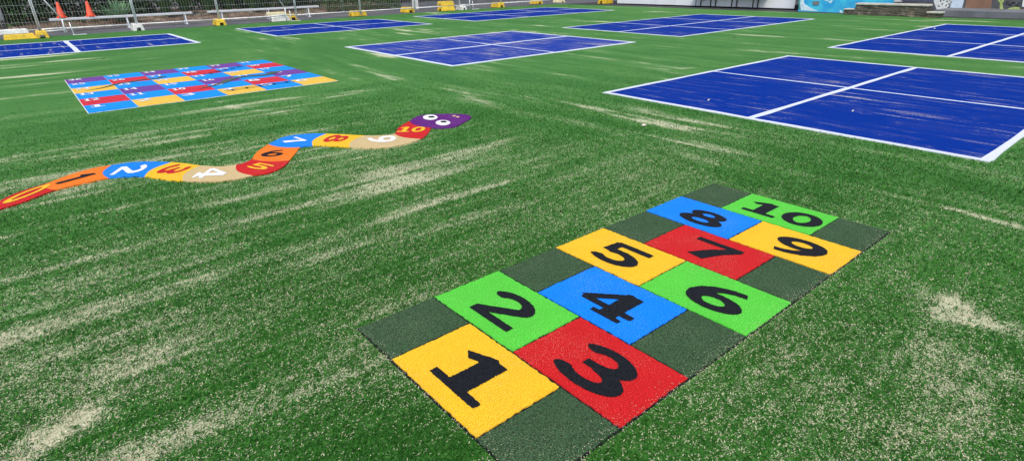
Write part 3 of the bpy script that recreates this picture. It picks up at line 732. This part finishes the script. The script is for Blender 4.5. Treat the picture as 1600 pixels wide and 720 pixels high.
def block(px0, px1, py, mat, label, l=.60, w=.30, h=.17, ax='y', z=0.0, X=None, Y=None):
    if X is None:
        p = at((px0+px1)/2, py); X, Y = p[0], p[1]+.28
    rt = empty('fence_block', (X*S, Y*S, z)); tag(rt, label, 'fence foot', 'plastic feet of the temporary fence')
    block_mesh(l, w, h, ax).build('block_body', mat, rt, bevel=.008)
    hole = MB()
    for d in (-.16, 0, .16):
        a = (0, d*l/.6) if ax == 'y' else (d*l/.6, 0)
        hole.lathe([(.026, h-.01), (.028, h+.003), (.016, h+.004)], 10, a[0], a[1])
    hole.build('hole_shade_disc', T['dark'], rt)  # solid dark discs stand in for the shade inside the holes
    return rt
block(0, 0, 0, T['yellow'], 'long yellow plastic fence foot at the left edge, under a white one', l=.70, w=.26, h=.14, ax='x', X=.10, Y=24.62)
block(0, 0, 0, T['whiteb'], 'white fence foot stacked on the long yellow one at the left edge', l=.72, w=.26, h=.12, ax='x', X=-.04, Y=24.66, z=.142)
block(58, 77, 60, T['yellow'], 'yellow fence foot with a dark notch, just right of the white and yellow stack', h=.185)
block(208, 227, 48.3, T['whiteb'], 'whitish fence foot standing alone before the bench with two cones', w=.30, h=.20)
block(337, 356, 40, T['yellow'], 'yellow fence foot below the near end of the right hand bench', w=.30, h=.19)
block(0, 0, 0, T['whiteb'], 'white fence foot at the bottom of the pale stack under the right hand bench', l=.64, w=.30, h=.16, ax='x', X=8.55, Y=25.3)
block(0, 0, 0, T['cream'], 'faded cream fence foot on top of the pale stack under the right hand bench', l=.64, w=.28, h=.14, ax='x', X=8.45, Y=25.4, z=.162)
block(449, 468, 31.5, T['yellow'], 'yellow fence foot touching the right side of the pale stack', w=.34, h=.19)
block(0, 0, 0, T['yellow'], 'yellow fence foot below the white marker post and double fence posts', l=.62, w=.34, h=.20, ax='x', X=12.1, Y=25.5)
block(632, 651, 20, T['yellow'], 'yellow fence foot by the end of the clipped hedge and the pale column', w=.36, h=.20)
block(0, 0, 0, T['yellow'], 'lower yellow foot of the yellow pair stacked behind the farthest court', l=.66, w=.40, h=.19, ax='x', X=16.75, Y=25.35)
block(0, 0, 0, T['yellow'], 'upper yellow foot of the yellow pair stacked behind the farthest court', l=.64, w=.38, h=.18, ax='x', X=16.75, Y=25.38, z=.192)
block(0, 0, 0, T['whiteb'], 'small whitish fence foot right beside the stacked yellow pair', l=.50, w=.26, h=.17, X=17.55, Y=25.2)
block(775, 791, 12, T['yellow'], 'yellow fence foot above the middle of the farthest court', w=.36, h=.20)
block(836, 850, 6.5, T['yellow'], 'yellow fence foot near the far corner of the turf', w=.36, h=.20)
p = at(877, 4.5); block(0, 0, 0, T['cream'], 'cream fence foot at the far corner cut by the top edge of the photo', w=.30, X=p[0], Y=p[1]+.2)
p = at(948, 6); block(0, 0, 0, T['yellow'], 'yellow fence foot against the left end of the white wall', l=.66, w=.40, h=.28, ax='x', X=p[0], Y=p[1]+.1)

PH = 2.10
def panel_mesh_parts(wd, rt):
    r = .0175
    for x in (0, wd): MB().tube((x, 0, -.05), (x, 0, PH), r, 8).build('post', T['galv'], rt, smooth=True)
    for z in (.07, PH-.02): MB().tube((r, 0, z), (wd-r, 0, z), r, 8).build('rail', T['galv'], rt, smooth=True)
    m = MB(); nv = int(wd/.075)
    for i in range(1, nv): m.tube((wd*i/nv, 0, .085), (wd*i/nv, 0, PH-.035), .0022, 3)
    z = .28
    while z < PH-.1: m.tube((r, .003, z), (wd-r, .003, z), .0036, 4); z += .22
    m.build('wire_mesh', T['wire'], rt)
posts = [-5.0, -2.15, .68, 3.46, 6.22, 9.22, 12.10, 14.88, 17.45, 20.08, 23.6]
plabel = ['fence panel outside the left edge of the turf', 'wire fence panel cut by the left edge, behind white and yellow feet',
          'wire fence panel in front of the two orange cones',
          'wire fence panel right of the lone white foot, where the left bench ends',
          'wire fence panel in front of the right hand bench, left of the pale stacked feet',
          'wire fence panel right of the pale stacked feet, before the white marker post',
          'wire fence panel in front of the clipped green hedge', 'wire fence panel between the pale column and the stacked yellow feet',
          'wire fence panel just right of the stacked yellow feet', 'wire fence panel nearest the far corner of the turf']
for i in range(1, len(posts)-1):
    a, b = posts[i]+.024, posts[i+1]-.024
    rt = empty('wire_fence', (a*S, FY*S+.16, .11)); tag(rt, plabel[i], 'fence', 'temporary wire fence panels')
    panel_mesh_parts((b-a)*S, rt)
BX_, BZ_ = {}, {}
for nm, (px, py) in dict(top=(40, -30), bend=(96.5, 30), foot=(104, 56), u0=(108, 35.5), u1=(116, 55.5), b0=(66, 46.5), b1=(100, 43.5)).items():
    q = on_y(px, py, FY-.05); BX_[nm] = (q[0]-1.38)*S; BZ_[nm] = q[1]*S
def brace(X, label):
    """bent stay, short upright on a foot plate and two low bars back to the fence foot"""
    rt = empty('fence_brace', (X*S, (FY-.05)*S, 0)); tag(rt, label, 'fence brace', 'tubular braces of the fence')
    P = lambda n, dy=0, dz=0: (BX_[n], dy, max(.008, BZ_[n]+dz)); r = .017
    MB().path([P('top', .10), P('bend'), P('foot')], r).build('stay', T['galv'], rt, smooth=True)
    MB().tube(P('u0'), P('u1'), r*.8).build('upright', T['galv'], rt, smooth=True)
    MB().tube(P('b0', .02), P('b1', .0), r).build('base_bar', T['galv'], rt, smooth=True)
    MB().tube(P('b0', .02, -.06), P('b1', .0, -.06), r).build('base_bar', T['galv'], rt, smooth=True)
    MB().box(BX_['u1']-.03, BX_['u1']+.30, -.05, .05, .0, .010).build('foot_plate', T['galv'], rt)
brace(1.38, 'bent steel fence brace in front of the left traffic cone')
brace(17.95, 'steel fence brace beside the small white foot near the stacked yellow feet')
brace(8.75, 'bent steel fence brace rising behind the pale stacked feet')

# ------------------------------------------------------------------ benches and cones
BH = on_y(190, 25.7, 27.2)[1]*S; print('bench height', BH)
def bench(x0, x1, y, legs, label):
    rt = empty('bench', (x0*S, y*S, 0)); tag(rt, label, 'bench', 'long aluminium benches behind the fence')
    l = (x1-x0)*S; H = BH
    MB().box(0, l, -.125, .125, H-.03, H+.03).build('seat', T['alu'], rt, bevel=.006)
    for x in legs:
        q = (x-x0)*S; m = MB()
        m.tube((q, -.10, H-.035), (q, -.15, .0), .018).tube((q, .10, H-.035), (q, .15, .0), .018).tube((q, -.125, .14), (q, .125, .14), .012)
        m.box(q-.04, q+.04, -.21, .21, 0, .008)
        m.build('leg', T['galv'], rt)
    return rt
x0, _ = on_y(77, 32, 27.2); x1, _ = on_y(299, 19, 27.2)
bench(x0, x1, 27.2, [1.45, 3.45, 5.45], 'long pale aluminium bench with two orange cones standing on it')
x2, _ = on_y(324, 18, 27.2); x3, _ = on_y(496, 8, 27.2)
bench(x2, x3, 27.2, [x2+.5, x2+2.4, x3-.5], 'long pale aluminium bench on the right, clear of cones')
cone0 = None
for px, lab in ((97, 'orange traffic cone near the left end of the bench, behind the bent brace'), (143, 'orange traffic cone on the bench beside the spiky green plant')):
    cx, _ = on_y(px, 29, 27.2)
    if cone0 is None:
        cone0 = empty('traffic_cone', (cx*S, 27.2*S, BH+.036))
        MB().lathe([(.112, .025), (.104, .04), (.033, .44), (.026, .452), (.012, .454)], 20).build('cone_body', T['orange'], cone0, smooth=True)
        MB().prism([(.15*math.cos(R_(a)), .15*math.sin(R_(a))) for a in (22, 68, 112, 158, 202, 248, 292, 338)], 0, .03).build('base', T['orange'], cone0, bevel=.006)
        k = cone0
    else:
        k = copy_tree(cone0); k.location = (cx*S, 27.2*S, BH+.036)
    tag(k, lab, 'traffic cone', 'orange cones standing on the bench')

# ------------------------------------------------------------------ garden behind the fence
GY0 = 28.3
m = MB(); xs = np.linspace(-12, 15.6, 140); ys = np.linspace(GY0, 36, 26)
for y in ys:
    for x in xs:
        z = .03+.22*float(sst(np.array(y), GY0, GY0+2.0))+.10*(float(fbm(np.array([x*2.0]), np.array([y*2.0]), 71, 4)[0])-.4)
        yy = y+(.25*(float(fbm(np.array([x*.9]), np.array([.0]), 72, 3)[0])-.5) if y == ys[0] else 0)
        m.v.append((x*S, yy*S, -.03 if y == ys[0] else z))
for j in range(len(ys)-1):
    for i in range(len(xs)-1): k = j*len(xs)+i; m.f.append((k, k+1, k+len(xs)+1, k+len(xs)))
m.build('garden_soil', T['mulch'], smooth=True)['kind'] = 'structure'

def leaves(rngl, n, fpos, size, droop=.3):
    """n leaf-shaped quads (folded diamond) at points given by fpos()"""
    m = MB()
    for _ in range(n):
        p, out = fpos(rngl); s = size*rngl.uniform(.6, 1.4)
        d = Vector((out.x+rngl.gauss(0, .6), out.y+rngl.gauss(0, .6), out.z*.5+rngl.gauss(0, .5)-droop*.2)).normalized()
        sd_ = d.cross(Vector((rngl.gauss(0, .4), rngl.gauss(0, .4), 1))).normalized()*s*.26; mid = p+d*s*.5+Vector((0, 0, .06*s))
        m.add([p, mid+sd_, p+d*s-Vector((0, 0, droop*s)), mid-sd_], [(0, 1, 2, 3)])
    return m
def bush(name, X, Y, rx, ry, h, mat, nleaf, size, label, seed, group='dark shrubs behind the fence', low=.05, cat='shrub'):
    rl = random.Random(seed); rt = empty(name, (X*S, Y*S, .12)); tag(rt, label, cat, group)
    lobes = [(rl.uniform(-.6, .6)*rx, rl.uniform(-.6, .6)*ry, rl.uniform(low+.15, .85)*h, rl.uniform(.35, .6)) for _ in range(11)]
    def fpos(r):
        cx, cy, cz, q = r.choice(lobes); v = Vector((r.gauss(0, 1), r.gauss(0, 1), r.gauss(0, 1))).normalized()
        rr = r.uniform(.55, 1.05)
        p = Vector((cx+v.x*rx*q*rr, cy+v.y*ry*q*rr, max(low*h, cz+v.z*h*q*.62*rr)))
        return p, v
    leaves(rl, nleaf, fpos, size).build('foliage', mat, rt)
    st = MB()
    for _ in range(7):
        a = rl.uniform(0, 6.28); e = (rx*.55*math.cos(a), ry*.55*math.sin(a), h*rl.uniform(.5, .85))
        st.tube((rl.uniform(-.08, .08), rl.uniform(-.08, .08), -.15), e, .022, 6, .007)
    st.build('stems', T['bark'], rt)
    return rt
def strappy(name, X, Y, h, spread, nl, wd, mat, label, seed, group=None, cat='plant', stiff=.5):
    """rosette of long arching sword leaves"""
    rl = random.Random(seed); rt = empty(name, (X*S, Y*S, .10)); tag(rt, label, cat, group); m = MB()
    for k in range(nl):
        a = rl.uniform(0, 6.283); e = rl.uniform(.15, 1.0); L_ = h*rl.uniform(.7, 1.15); w_ = wd*rl.uniform(.7, 1.2)
        d = Vector((math.cos(a), math.sin(a), 0)); q = Vector((-d.y, d.x, 0)); vs = []; n_ = 5
        for i in range(n_+1):
            t = i/n_; hor = spread*e*(t*.75+.25*t*t)*rl.uniform(.98, 1.02); ver = L_*(t*(1.1-.25*e)-(1-stiff)*e*t*t*.9)
            p = d*hor+Vector((0, 0, max(.01, ver))); ww = w_*(1-t)**.6*.5*(0.7+.6*min(1, t*3))
            vs += [p+q*ww, p+Vector((0, 0, -.25*ww)), p-q*ww]
        fs = []
        for i in range(n_): fs += [(3*i, 3*i+3, 3*i+4, 3*i+1), (3*i+1, 3*i+4, 3*i+5, 3*i+2)]
        m.add(vs, fs)
    m.build('leaves', mat, rt); MB().lathe([(.08, -.12), (.10, .0), (.05, .12)], 10).build('crown_base', T['bark'], rt)
    return rt
xa, _ = on_y(186, 24, 29.0)
strappy('agave_plant', xa, 28.9, .80, 1.0, 80, .075, T['leaf_a'], 'spiky blue-green rosette plant behind the bench, right of the second cone', 5, cat='plant', stiff=.75)
bush('leafy_shrub', .0, 29.7, 1.2, .8, 2.1, T['leaf_m'], 2600, .14, 'leafy mid-green shrub at the left edge above the white stacked foot', 21)
bush('leafy_shrub', 1.9, 30.0, 1.0, .8, 2.2, T['leaf_d'], 2200, .13, 'dark leafy shrub behind the left traffic cone', 22)
bush('leafy_shrub', 4.0, 30.6, 1.1, .8, 2.3, T['leaf_d'], 2200, .13, 'dark leafy shrub behind the spiky rosette plant', 23)
sx = [5.2, 6.0, 6.9, 7.8, 8.8]
sl_ = ['tall strappy green plant behind the right end of the left bench', 'tall strappy green plant behind the gap between the two benches', 'tall strappy green plant behind the near end of the right hand bench',
       'tall strappy green plant behind the hanging tie of the right hand bench', 'tall strappy green plant behind the middle of the right hand bench']
for i, x in enumerate(sx):
    strappy('strappy_plant', x, 29.3+.3*(i % 2), 1.5, .62, 90, .05, T['leaf_m'], sl_[i], 40+i, 'strappy plants behind the fence', stiff=.7)
bush('leafy_shrub', 9.9, 29.7, 1.0, .7, 1.9, T['leaf_m'], 2600, .12, 'leafy shrub behind the bent brace over the pale stacked feet', 24)
bush('leafy_shrub', 11.2, 29.9, .9, .7, 1.7, T['leaf_d'], 2200, .12, 'dark leafy shrub between the right bench and the white marker post', 25)
# low clipped hedge
hedge = empty('clipped_hedge', (13.9*S, 29.2*S, .05)); tag(hedge, 'low clipped green hedge along the path, right of the white marker post', 'hedge')
rl = random.Random(77)
def hpos(r):
    f = r.random(); x = r.uniform(-1.75, 1.75)
    if f < .5: p = Vector((x, -.62+r.gauss(0, .04), r.uniform(.03, .85))); o_ = Vector((0, -1, .2))
    elif f < .85: p = Vector((x, r.uniform(-.6, .5), .85+r.gauss(0, .05))); o_ = Vector((0, 0, 1))
    elif f < .95: p = Vector((x, r.uniform(-.55, .5), r.uniform(.05, .8))); o_ = Vector((0, -.5, .5))
    else: p = Vector((1.75+r.gauss(0, .04), r.uniform(-.6, .5), r.uniform(.05, .85))); o_ = Vector((1, 0, .2))
    return p, o_
leaves(rl, 6500, hpos, .075, .2).build('foliage', T['leaf_h'], hedge)
st = MB()
for k in range(26): x = -1.7+k*.135; st.tube((x, rl.uniform(-.4, .3), -.1), (x+rl.uniform(-.1, .1), rl.uniform(-.4, .3), .7), .018, 5, .006)
st.build('stems', T['bark'], hedge)
# the planting farther back reads as one dark mass
rl = random.Random(99)
def mpos(r):
    x = r.uniform(-14, 17); h = 2.6+1.0*math.sin(x*1.3)+.5*math.sin(x*3.1)
    return Vector((x*S, (31.6+abs(r.gauss(0, .8)))*S, h*r.random()**.8)), Vector((0, -1, .3))
tag(leaves(rl, 26000, mpos, .22).build('background_planting', T['leaf_d']), 'dark mass of planting behind the garden bed', 'planting', kind='stuff')
for i, (px, py, r) in enumerate(((123, 40, .12), (242, 29.5, .13), (268, 25, .09), (262, 30, .07))):
    q = at(px, py); m = MB(); m.lathe([(r*.6, -.06), (r, .03), (r*.85, .10), (r*.3, .15)], 9)
    m.v = [(x*(1.2+.2*math.sin(5*x/r+i)), y*(1+.2*math.cos(4*y/r)), z*(.9+.2*math.sin(3*x/r))) for x, y, z in m.v]
    tag(m.build('garden_rock', T['rock'], loc=(q[0]*S, q[1]*S, .06), smooth=True),
        ['pale rock in the mulch under the bench, below the gap between the cones', 'pale rock in the mulch left of the bench end', 'small pale rock nearest the right leg of the left bench', 'small rock beside the pale one under the left bench end'][i], 'rock', 'rocks in the garden mulch')

# white things along the path
xw, _ = on_y(1, 30, 27.6)
rt = empty('bollard', (xw*S, 27.6*S, -.01)); tag(rt, 'white post with a dark foot at the very left edge behind the fence', 'post')
MB().lathe([(.085, .40), (.085, 1.12), (.07, 1.17), (.02, 1.19)], 16).build('post_shaft', T['whiteb'], rt, smooth=True)
MB().lathe([(.12, 0), (.12, .03), (.09, .06), (.09, .40)], 16).build('post_foot', T['dark'], rt, smooth=True)
xw, _ = on_y(534, 9, 28.6)
rt = empty('marker_post', (xw*S, 28.6*S, .02)); tag(rt, 'slim white marker post with a wider head beside the clipped hedge', 'post')
MB().box(-.055, .055, -.04, .04, -.1, .62).build('post_shaft', T['whiteb'], rt, bevel=.006)
MB().box(-.15, .15, -.05, .05, .62, .78).build('post_head', T['whiteb'], rt, bevel=.01)
for (a, b, lab) in (((505, 21), (560, 18.2), 'white edging plank lying flat on the path, nearer one'), ((498, 17), (556, 15.6), 'white edging plank lying flat on the path, farther one by the mulch')):
    A, B = Vector(at(*a))*S, Vector(at(*b))*S; d = (B-A); q = Vector((-d.y, d.x)).normalized()*.07
    tag(MB().prism([tuple(A-q), tuple(B-q), tuple(B+q), tuple(A+q)], -.008, .045).build('plank', T['whiteb'], bevel=.004), lab, 'plank', 'white planks on the path')
q = at(463, 18.5); tag(MB().box(-.16, .16, -.10, .10, 0, .045).build('paver', T['whiteb'], loc=(q[0]*S, q[1]*S, -.008), bevel=.006), 'small white slab on the path right of the fence post near the right bench end', 'slab')

# dark building beyond the hedge
rt = empty('dark_building', (24*S, 31.5*S, 0)); tag(rt, 'dark timber clad building in shade beyond the far end of the path', 'building')
MB().box(-8.2*S, 14*S, 0, 6, 0, 3.0).build('wall', T['darkwall'], rt)
MB().box(-8.8*S, 14.6*S, -.8, 6.6, 3.0, 3.14).build('roof', T['roof'], rt, bevel=.02)
for i in range(3): MB().box(-7.4*S+i*2.9, -7.4*S+i*2.9+1.5, -.05, .03, .42, 1.9).build('timber_panel', T['timber'], rt)
for i in range(5): MB().box(-1.2*S+i*1.6, -1.2*S+i*1.6+1.1, -.04, .03, .9, 2.2).build('window', plain('window_glass_%d' % i, (0.03, 0.04, 0.05), 0.08), rt)
MB().box(-8.15*S, 13.9*S, -.03, 0, 0, .12).build('plinth', T['concrete'], rt)
xw, _ = on_y(649, 10, 27.0)
rt = empty('pale_column', (xw*S, 27.0*S, -.01)); tag(rt, 'thick pale column at the end of the clipped hedge', 'column')
MB().box(-.10, .10, -.10, .10, 0, 3.1).build('column_shaft', T['whiteb'], rt, bevel=.01)
MB().box(-.15, .15, -.15, .15, 0, .05).build('column_base', T['concrete'], rt, bevel=.006)

# ------------------------------------------------------------------ right side: white wall, mural wall, stone block
WX = 25.55; y_l, _ = on_x(964, 7, WX); y_r, _ = on_x(1241, 15, WX)
rt = empty('white_building', (WX*S, y_r*S, 0)); tag(rt, 'long white panelled building wall at the top right', 'building')
y1, _ = on_x(1024, 8, WX); y2, _ = on_x(1054, 9, WX)
ys_ = [0, (y2-y_r)*S, (y1-y_r)*S, (y_l-y_r)*S]
for a, b in zip(ys_, ys_[1:]): MB().box(0, .12, a+.006, b-.006, .03, 3.0).build('wall_panel', T['whitew'], rt, bevel=.004)
MB().box(.02, 6, .0, ys_[-1], .03, 2.96).build('wall_core', T['vent'], rt)
MB().box(-.5, 6.4, -.2, ys_[-1]+.3, 3.0, 3.12).build('roof', T['roof'], rt, bevel=.02)
MB().box(-.03, .10, -.16, -.005, 0, .16).build('corner_foot', T['black'], rt, bevel=.01)
MB().box(.0, .08, -.14, -.006, .165, 3.0).build('downpipe', T['vent'], rt, bevel=.01)

# wall bench on black legs
bx_ = 25.1; ly = [on_x(px, py, bx_)[0] for px, py in ((1087, 10), (1110, 10), (1143, 10.5), (1176, 11.5))]
rt = empty('wall_bench', (bx_*S, ly[-1]*S, 0)); tag(rt, 'bench on black steel legs in front of the white wall', 'bench')
for i, y in enumerate(ly):
    q = (y-ly[-1])*S
    MB().tube((.0, q, 0), (-.02, q, .46), .014 if i == 0 else .022, 6, .030 if i else .016).tube((.34, q, 0), (.34, q, .46), .018, 6, .026).box(-.05, .38, q-.03, q+.03, .46, .485).build('leg', T['black'], rt)
MB().path([(-.01, (ly[1]-ly[-1])*S+.10, .40), (-.01, (ly[1]-ly[-1])*S+.34, .42), (-.01, (ly[1]-ly[-1])*S+.42, .33), (-.01, (ly[1]-ly[-1])*S+.34, .25), (-.01, (ly[1]-ly[-1])*S+.22, .29), (-.01, (ly[1]-ly[-1])*S+.02, .38)], .012, 6).build('scroll_bracket', T['black'], rt)
for k in range(4): MB().box(-.08+k*.115, .02+k*.115, -.4, (ly[0]-ly[-1])*S+.3, .487, .52).build('slat', T['timber'], rt, bevel=.004)

MX = 24.95; ya, _ = on_x(1247, 17, MX); yb, _ = on_x(1393, 3, MX)
rt = empty('mural_wall', (MX*S, yb*S, 0)); tag(rt, 'turquoise sea mural wall between the white wall and the stone block', 'wall')
L1 = (ya-yb)*S
MB().box(0, .2, 0, L1, -.02, 2.4).build('wall', T['sea'], rt)
def mural(px_poly, X, ox, oy, name, mat, parent, d=.004):
    pts = []
    for px, py in px_poly: y, z = on_x(px, py, X); pts.append(((y-oy)*S, z*S))
    n_ = len(pts); a = sum(pts[i][0]*pts[(i+1) % n_][1]-pts[(i+1) % n_][0]*pts[i][1] for i in range(n_))
    if a > 0: pts = pts[::-1]
    vs = [(-d, y, z) for y, z in pts]+[(.001, y, z) for y, z in pts]
    return MB().add(vs, [tuple(range(n_))]+[(i, n_+i, n_+(i+1) % n_, (i+1) % n_) for i in range(n_)]).build(name, mat, parent)
def zz(p): return (1210+p[0]/8.42, p[1]/8.42)
mural([zz(p) for p in ((355, -60), (420, -50), (385, 20), (400, 60), (440, 85), (520, 130), (585, 152), (350, 138), (338, 60))], MX, 0, yb, 'painted_swirl', T['m_foam'], rt)
mural([zz(p) for p in ((340, -60), (356, -58), (339, 58), (352, 134), (318, 132), (322, 20))], MX, 0, yb, 'painted_edge', T['m_teal'], rt, .003)
mural([zz(p) for p in ((650, 5), (700, 20), (740, 50), (770, 10), (755, -10), (735, 25), (690, 2))], MX, 0, yb, 'painted_swirl', T['m_foam'], rt)
mural([zz(p) for p in ((860, 175), (862, 130), (880, 145), (910, 178))], MX, 0, yb, 'painted_swirl', T['m_foam'], rt)
mural([zz(p) for p in ((508, 20), (590, 17), (588, 68), (512, 70))], MX, 0, yb, 'vent_cover', T['vent'], rt, .02)
MB().box(-.02, .22, -.01, L1+.01, 2.4, 2.46).build('coping', T['cap'], rt)

# stepped stone block with pale capping
SX = 23.68
f0, _ = on_x(1317, 23, SX); f1, _ = on_x(1334, 24, SX); f2, _ = on_x(1444, 28.5, SX); f3, _ = on_x(1468, 29.5, SX)
_, h1 = on_x(1338, 5.2, SX); _, h0 = on_x(1317, 14, SX)
h2_ = h0*.92
rt = empty('stone_seat', (SX*S, f3*S, 0)); tag(rt, 'weathered dark stone block with pale top and a lower step at each end', 'stone seat')
D = .42*S
def rough_box(x0, x1, y0, y1, z0, z1, seed):
    bm = bmesh.new(); bmesh.ops.create_cube(bm, size=1)
    bmesh.ops.subdivide_edges(bm, edges=bm.edges[:], cuts=9, use_grid_fill=True)
    rr = random.Random(seed)
    for v in bm.verts:
        k = Vector((x0+(v.co.x+.5)*(x1-x0), y0+(v.co.y+.5)*(y1-y0), z0+(v.co.z+.5)*(z1-z0)))
        v.co = k+Vector((rr.gauss(0, .006), rr.gauss(0, .006), rr.gauss(0, .003) if v.co.z < .49 else 0))
    m = MB(); bm.verts.index_update(); m.add([v.co[:] for v in bm.verts], [[v.index for v in f.verts] for f in bm.faces]); bm.free(); return m
yy = lambda f: (f-f3)*S
rough_box(0, D, yy(f2), yy(f1), -.02, h1*S-.05, 1).build('stone_body', T['stone'], rt)
rough_box(.02, D, yy(f1)+.004, yy(f0), -.02, h0*S-.03, 2).build('step', T['stone'], rt)
rough_box(-.02, D*.72, 0, yy(f2)-.004, -.02, h2_*S-.04, 3).build('step', T['stone'], rt)
MB().box(-.03, D, yy(f2)-.03, yy(f1)+.02, h1*S-.05, h1*S).build('capping', T['cap'], rt, bevel=.008)
MB().box(0, D, yy(f1)+.022, yy(f0)+.02, h0*S-.03, h0*S).build('step_capping', T['cap'], rt, bevel=.006)
MB().box(-.05, D*.72, -.03, yy(f2)-.032, h2_*S-.04, h2_*S).build('step_capping', T['cap'], rt, bevel=.006)

# raised concrete walk and the second painted wall
MB().box(24.95*S, 26.5*S, -14*S, 7.05*S, -.05, .15).build('concrete_walk', T['concrete'], bevel=.01)['kind'] = 'structure'
X2 = 26.5; yc2 = -3.0; yd2 = 9.5
rt = empty('mural_wall', (X2*S, yc2*S, 0)); tag(rt, 'painted garden mural wall at the right edge with brown, white and lime shapes', 'wall')
MB().box(0, .2, 0, (yd2-yc2)*S, .0, 2.6).build('wall', T['m_dark'], rt)
MB().box(-.02, .22, -.01, (yd2-yc2)*S+.01, 2.6, 2.66).build('coping', T['cap'], rt)
def z4(p): return (1440+p[0]/10, p[1]/10)
def mp(poly, name, mat, d=.004): return mural([z4(p) for p in poly], X2, 0, yc2, name, mat, rt, d)
mp(((-480, 16), (-480, -200), (195, -200), (205, 40), (170, 32)), 'painted_field', T['m_slate'], .0022)
mp(((-480, 40), (-480, 5), (-330, 2), (-300, 32)), 'painted_field', T['m_white'])
mp(((190, 30), (215, -200), (475, -200), (470, 40), (400, 150), (230, 148)), 'painted_panel', T['m_white'], .003)
mp(((415, 208), (470, 40), (480, -200), (720, -200), (665, 0), (615, 200), (560, 215), (480, 205)), 'painted_panel', T['m_pale'], .0045)
mp(((690, 60), (705, -200), (1130, -200), (1085, 130), (960, 185), (930, 205), (720, 200), (672, 165)), 'painted_panel', T['m_brown'])
mp(((1215, 215), (1290, 170), (1380, 130), (1460, 110), (1530, 120), (1545, 160), (1535, 236), (1230, 224)), 'painted_bush', T['m_lime'])
mp(((1220, 150), (1225, 50), (1185, 10), (1200, -10), (1240, 20), (1265, -20), (1290, 15), (1262, 55), (1275, 150), (1240, 170)), 'painted_plant', T['m_lime'])
mp(((1560, 235), (1570, 160), (1600, 130), (1700, 130), (1700, 240)), 'painted_shape', T['m_red'])
mp(((1570, 110), (1600, -100), (1690, -100), (1690, 120)), 'painted_shape', T['m_white'])
rl = random.Random(4)
for cx, cy, a in ((268, 100, .6), (325, 65, 2.4), (400, 25, .2), (430, 70, 1.2), (425, 120, .1), (300, 20, 1.0), (460, 40, 2.2), (385, 90, 1.9), (340, 5, .4), (445, 5, 2.6)):
    pts = [(cx+(20*math.cos(t)*math.cos(a)-9*math.sin(t)*math.sin(a)), cy+(20*math.cos(t)*math.sin(a)+9*math.sin(t)*math.cos(a))) for t in [k*.7854 for k in range(8)]]
    mp(pts, 'painted_leaf', T['m_black'], .0065)
for k in range(9):
    cx = 1310+k*26; cy = 60-25*math.sin(k*1.7)+20*rl.random()
    mp([(cx-26, cy+10), (cx, cy-16), (cx+34, cy-6), (cx+20, cy+18)], 'painted_leaf', T['m_black'], .0035)

# ------------------------------------------------------------------ light: bright high overcast
w = bpy.data.worlds.new('World'); scene.world = w; w.use_nodes = True; nt = w.node_tree
sky = nt.nodes.new('ShaderNodeTexSky'); sky.sky_type = 'NISHITA'; sky.sun_disc = False
EL, AZ = R_(58), R_(228)
sky.sun_elevation = EL; sky.sun_rotation = AZ; sky.air_density = 1.0; sky.dust_density = 3.0; sky.ozone_density = 1.0
bg = nt.nodes['Background']; bg.inputs['Strength'].default_value = 0.12
nt.links.new(sky.outputs[0], bg.inputs[0])
sun = bpy.data.lights.new('sun', 'SUN'); sun.energy = 1.5; sun.angle = R_(18); sun.color = (1, .97, .92)
so = bpy.data.objects.new('sun', sun); C.objects.link(so)
sd3 = Vector((math.sin(AZ)*math.cos(EL), math.cos(AZ)*math.cos(EL), math.sin(EL)))
so.rotation_euler = sd3.to_track_quat('Z', 'Y').to_euler()
vs_ = scene.view_settings; vs_.view_transform = 'Standard'; vs_.look = 'None'; vs_.exposure = 0.68; vs_.gamma = 1.0
scene.render.engine = 'CYCLES'; scene.render.resolution_x = 1024; scene.render.resolution_y = 460
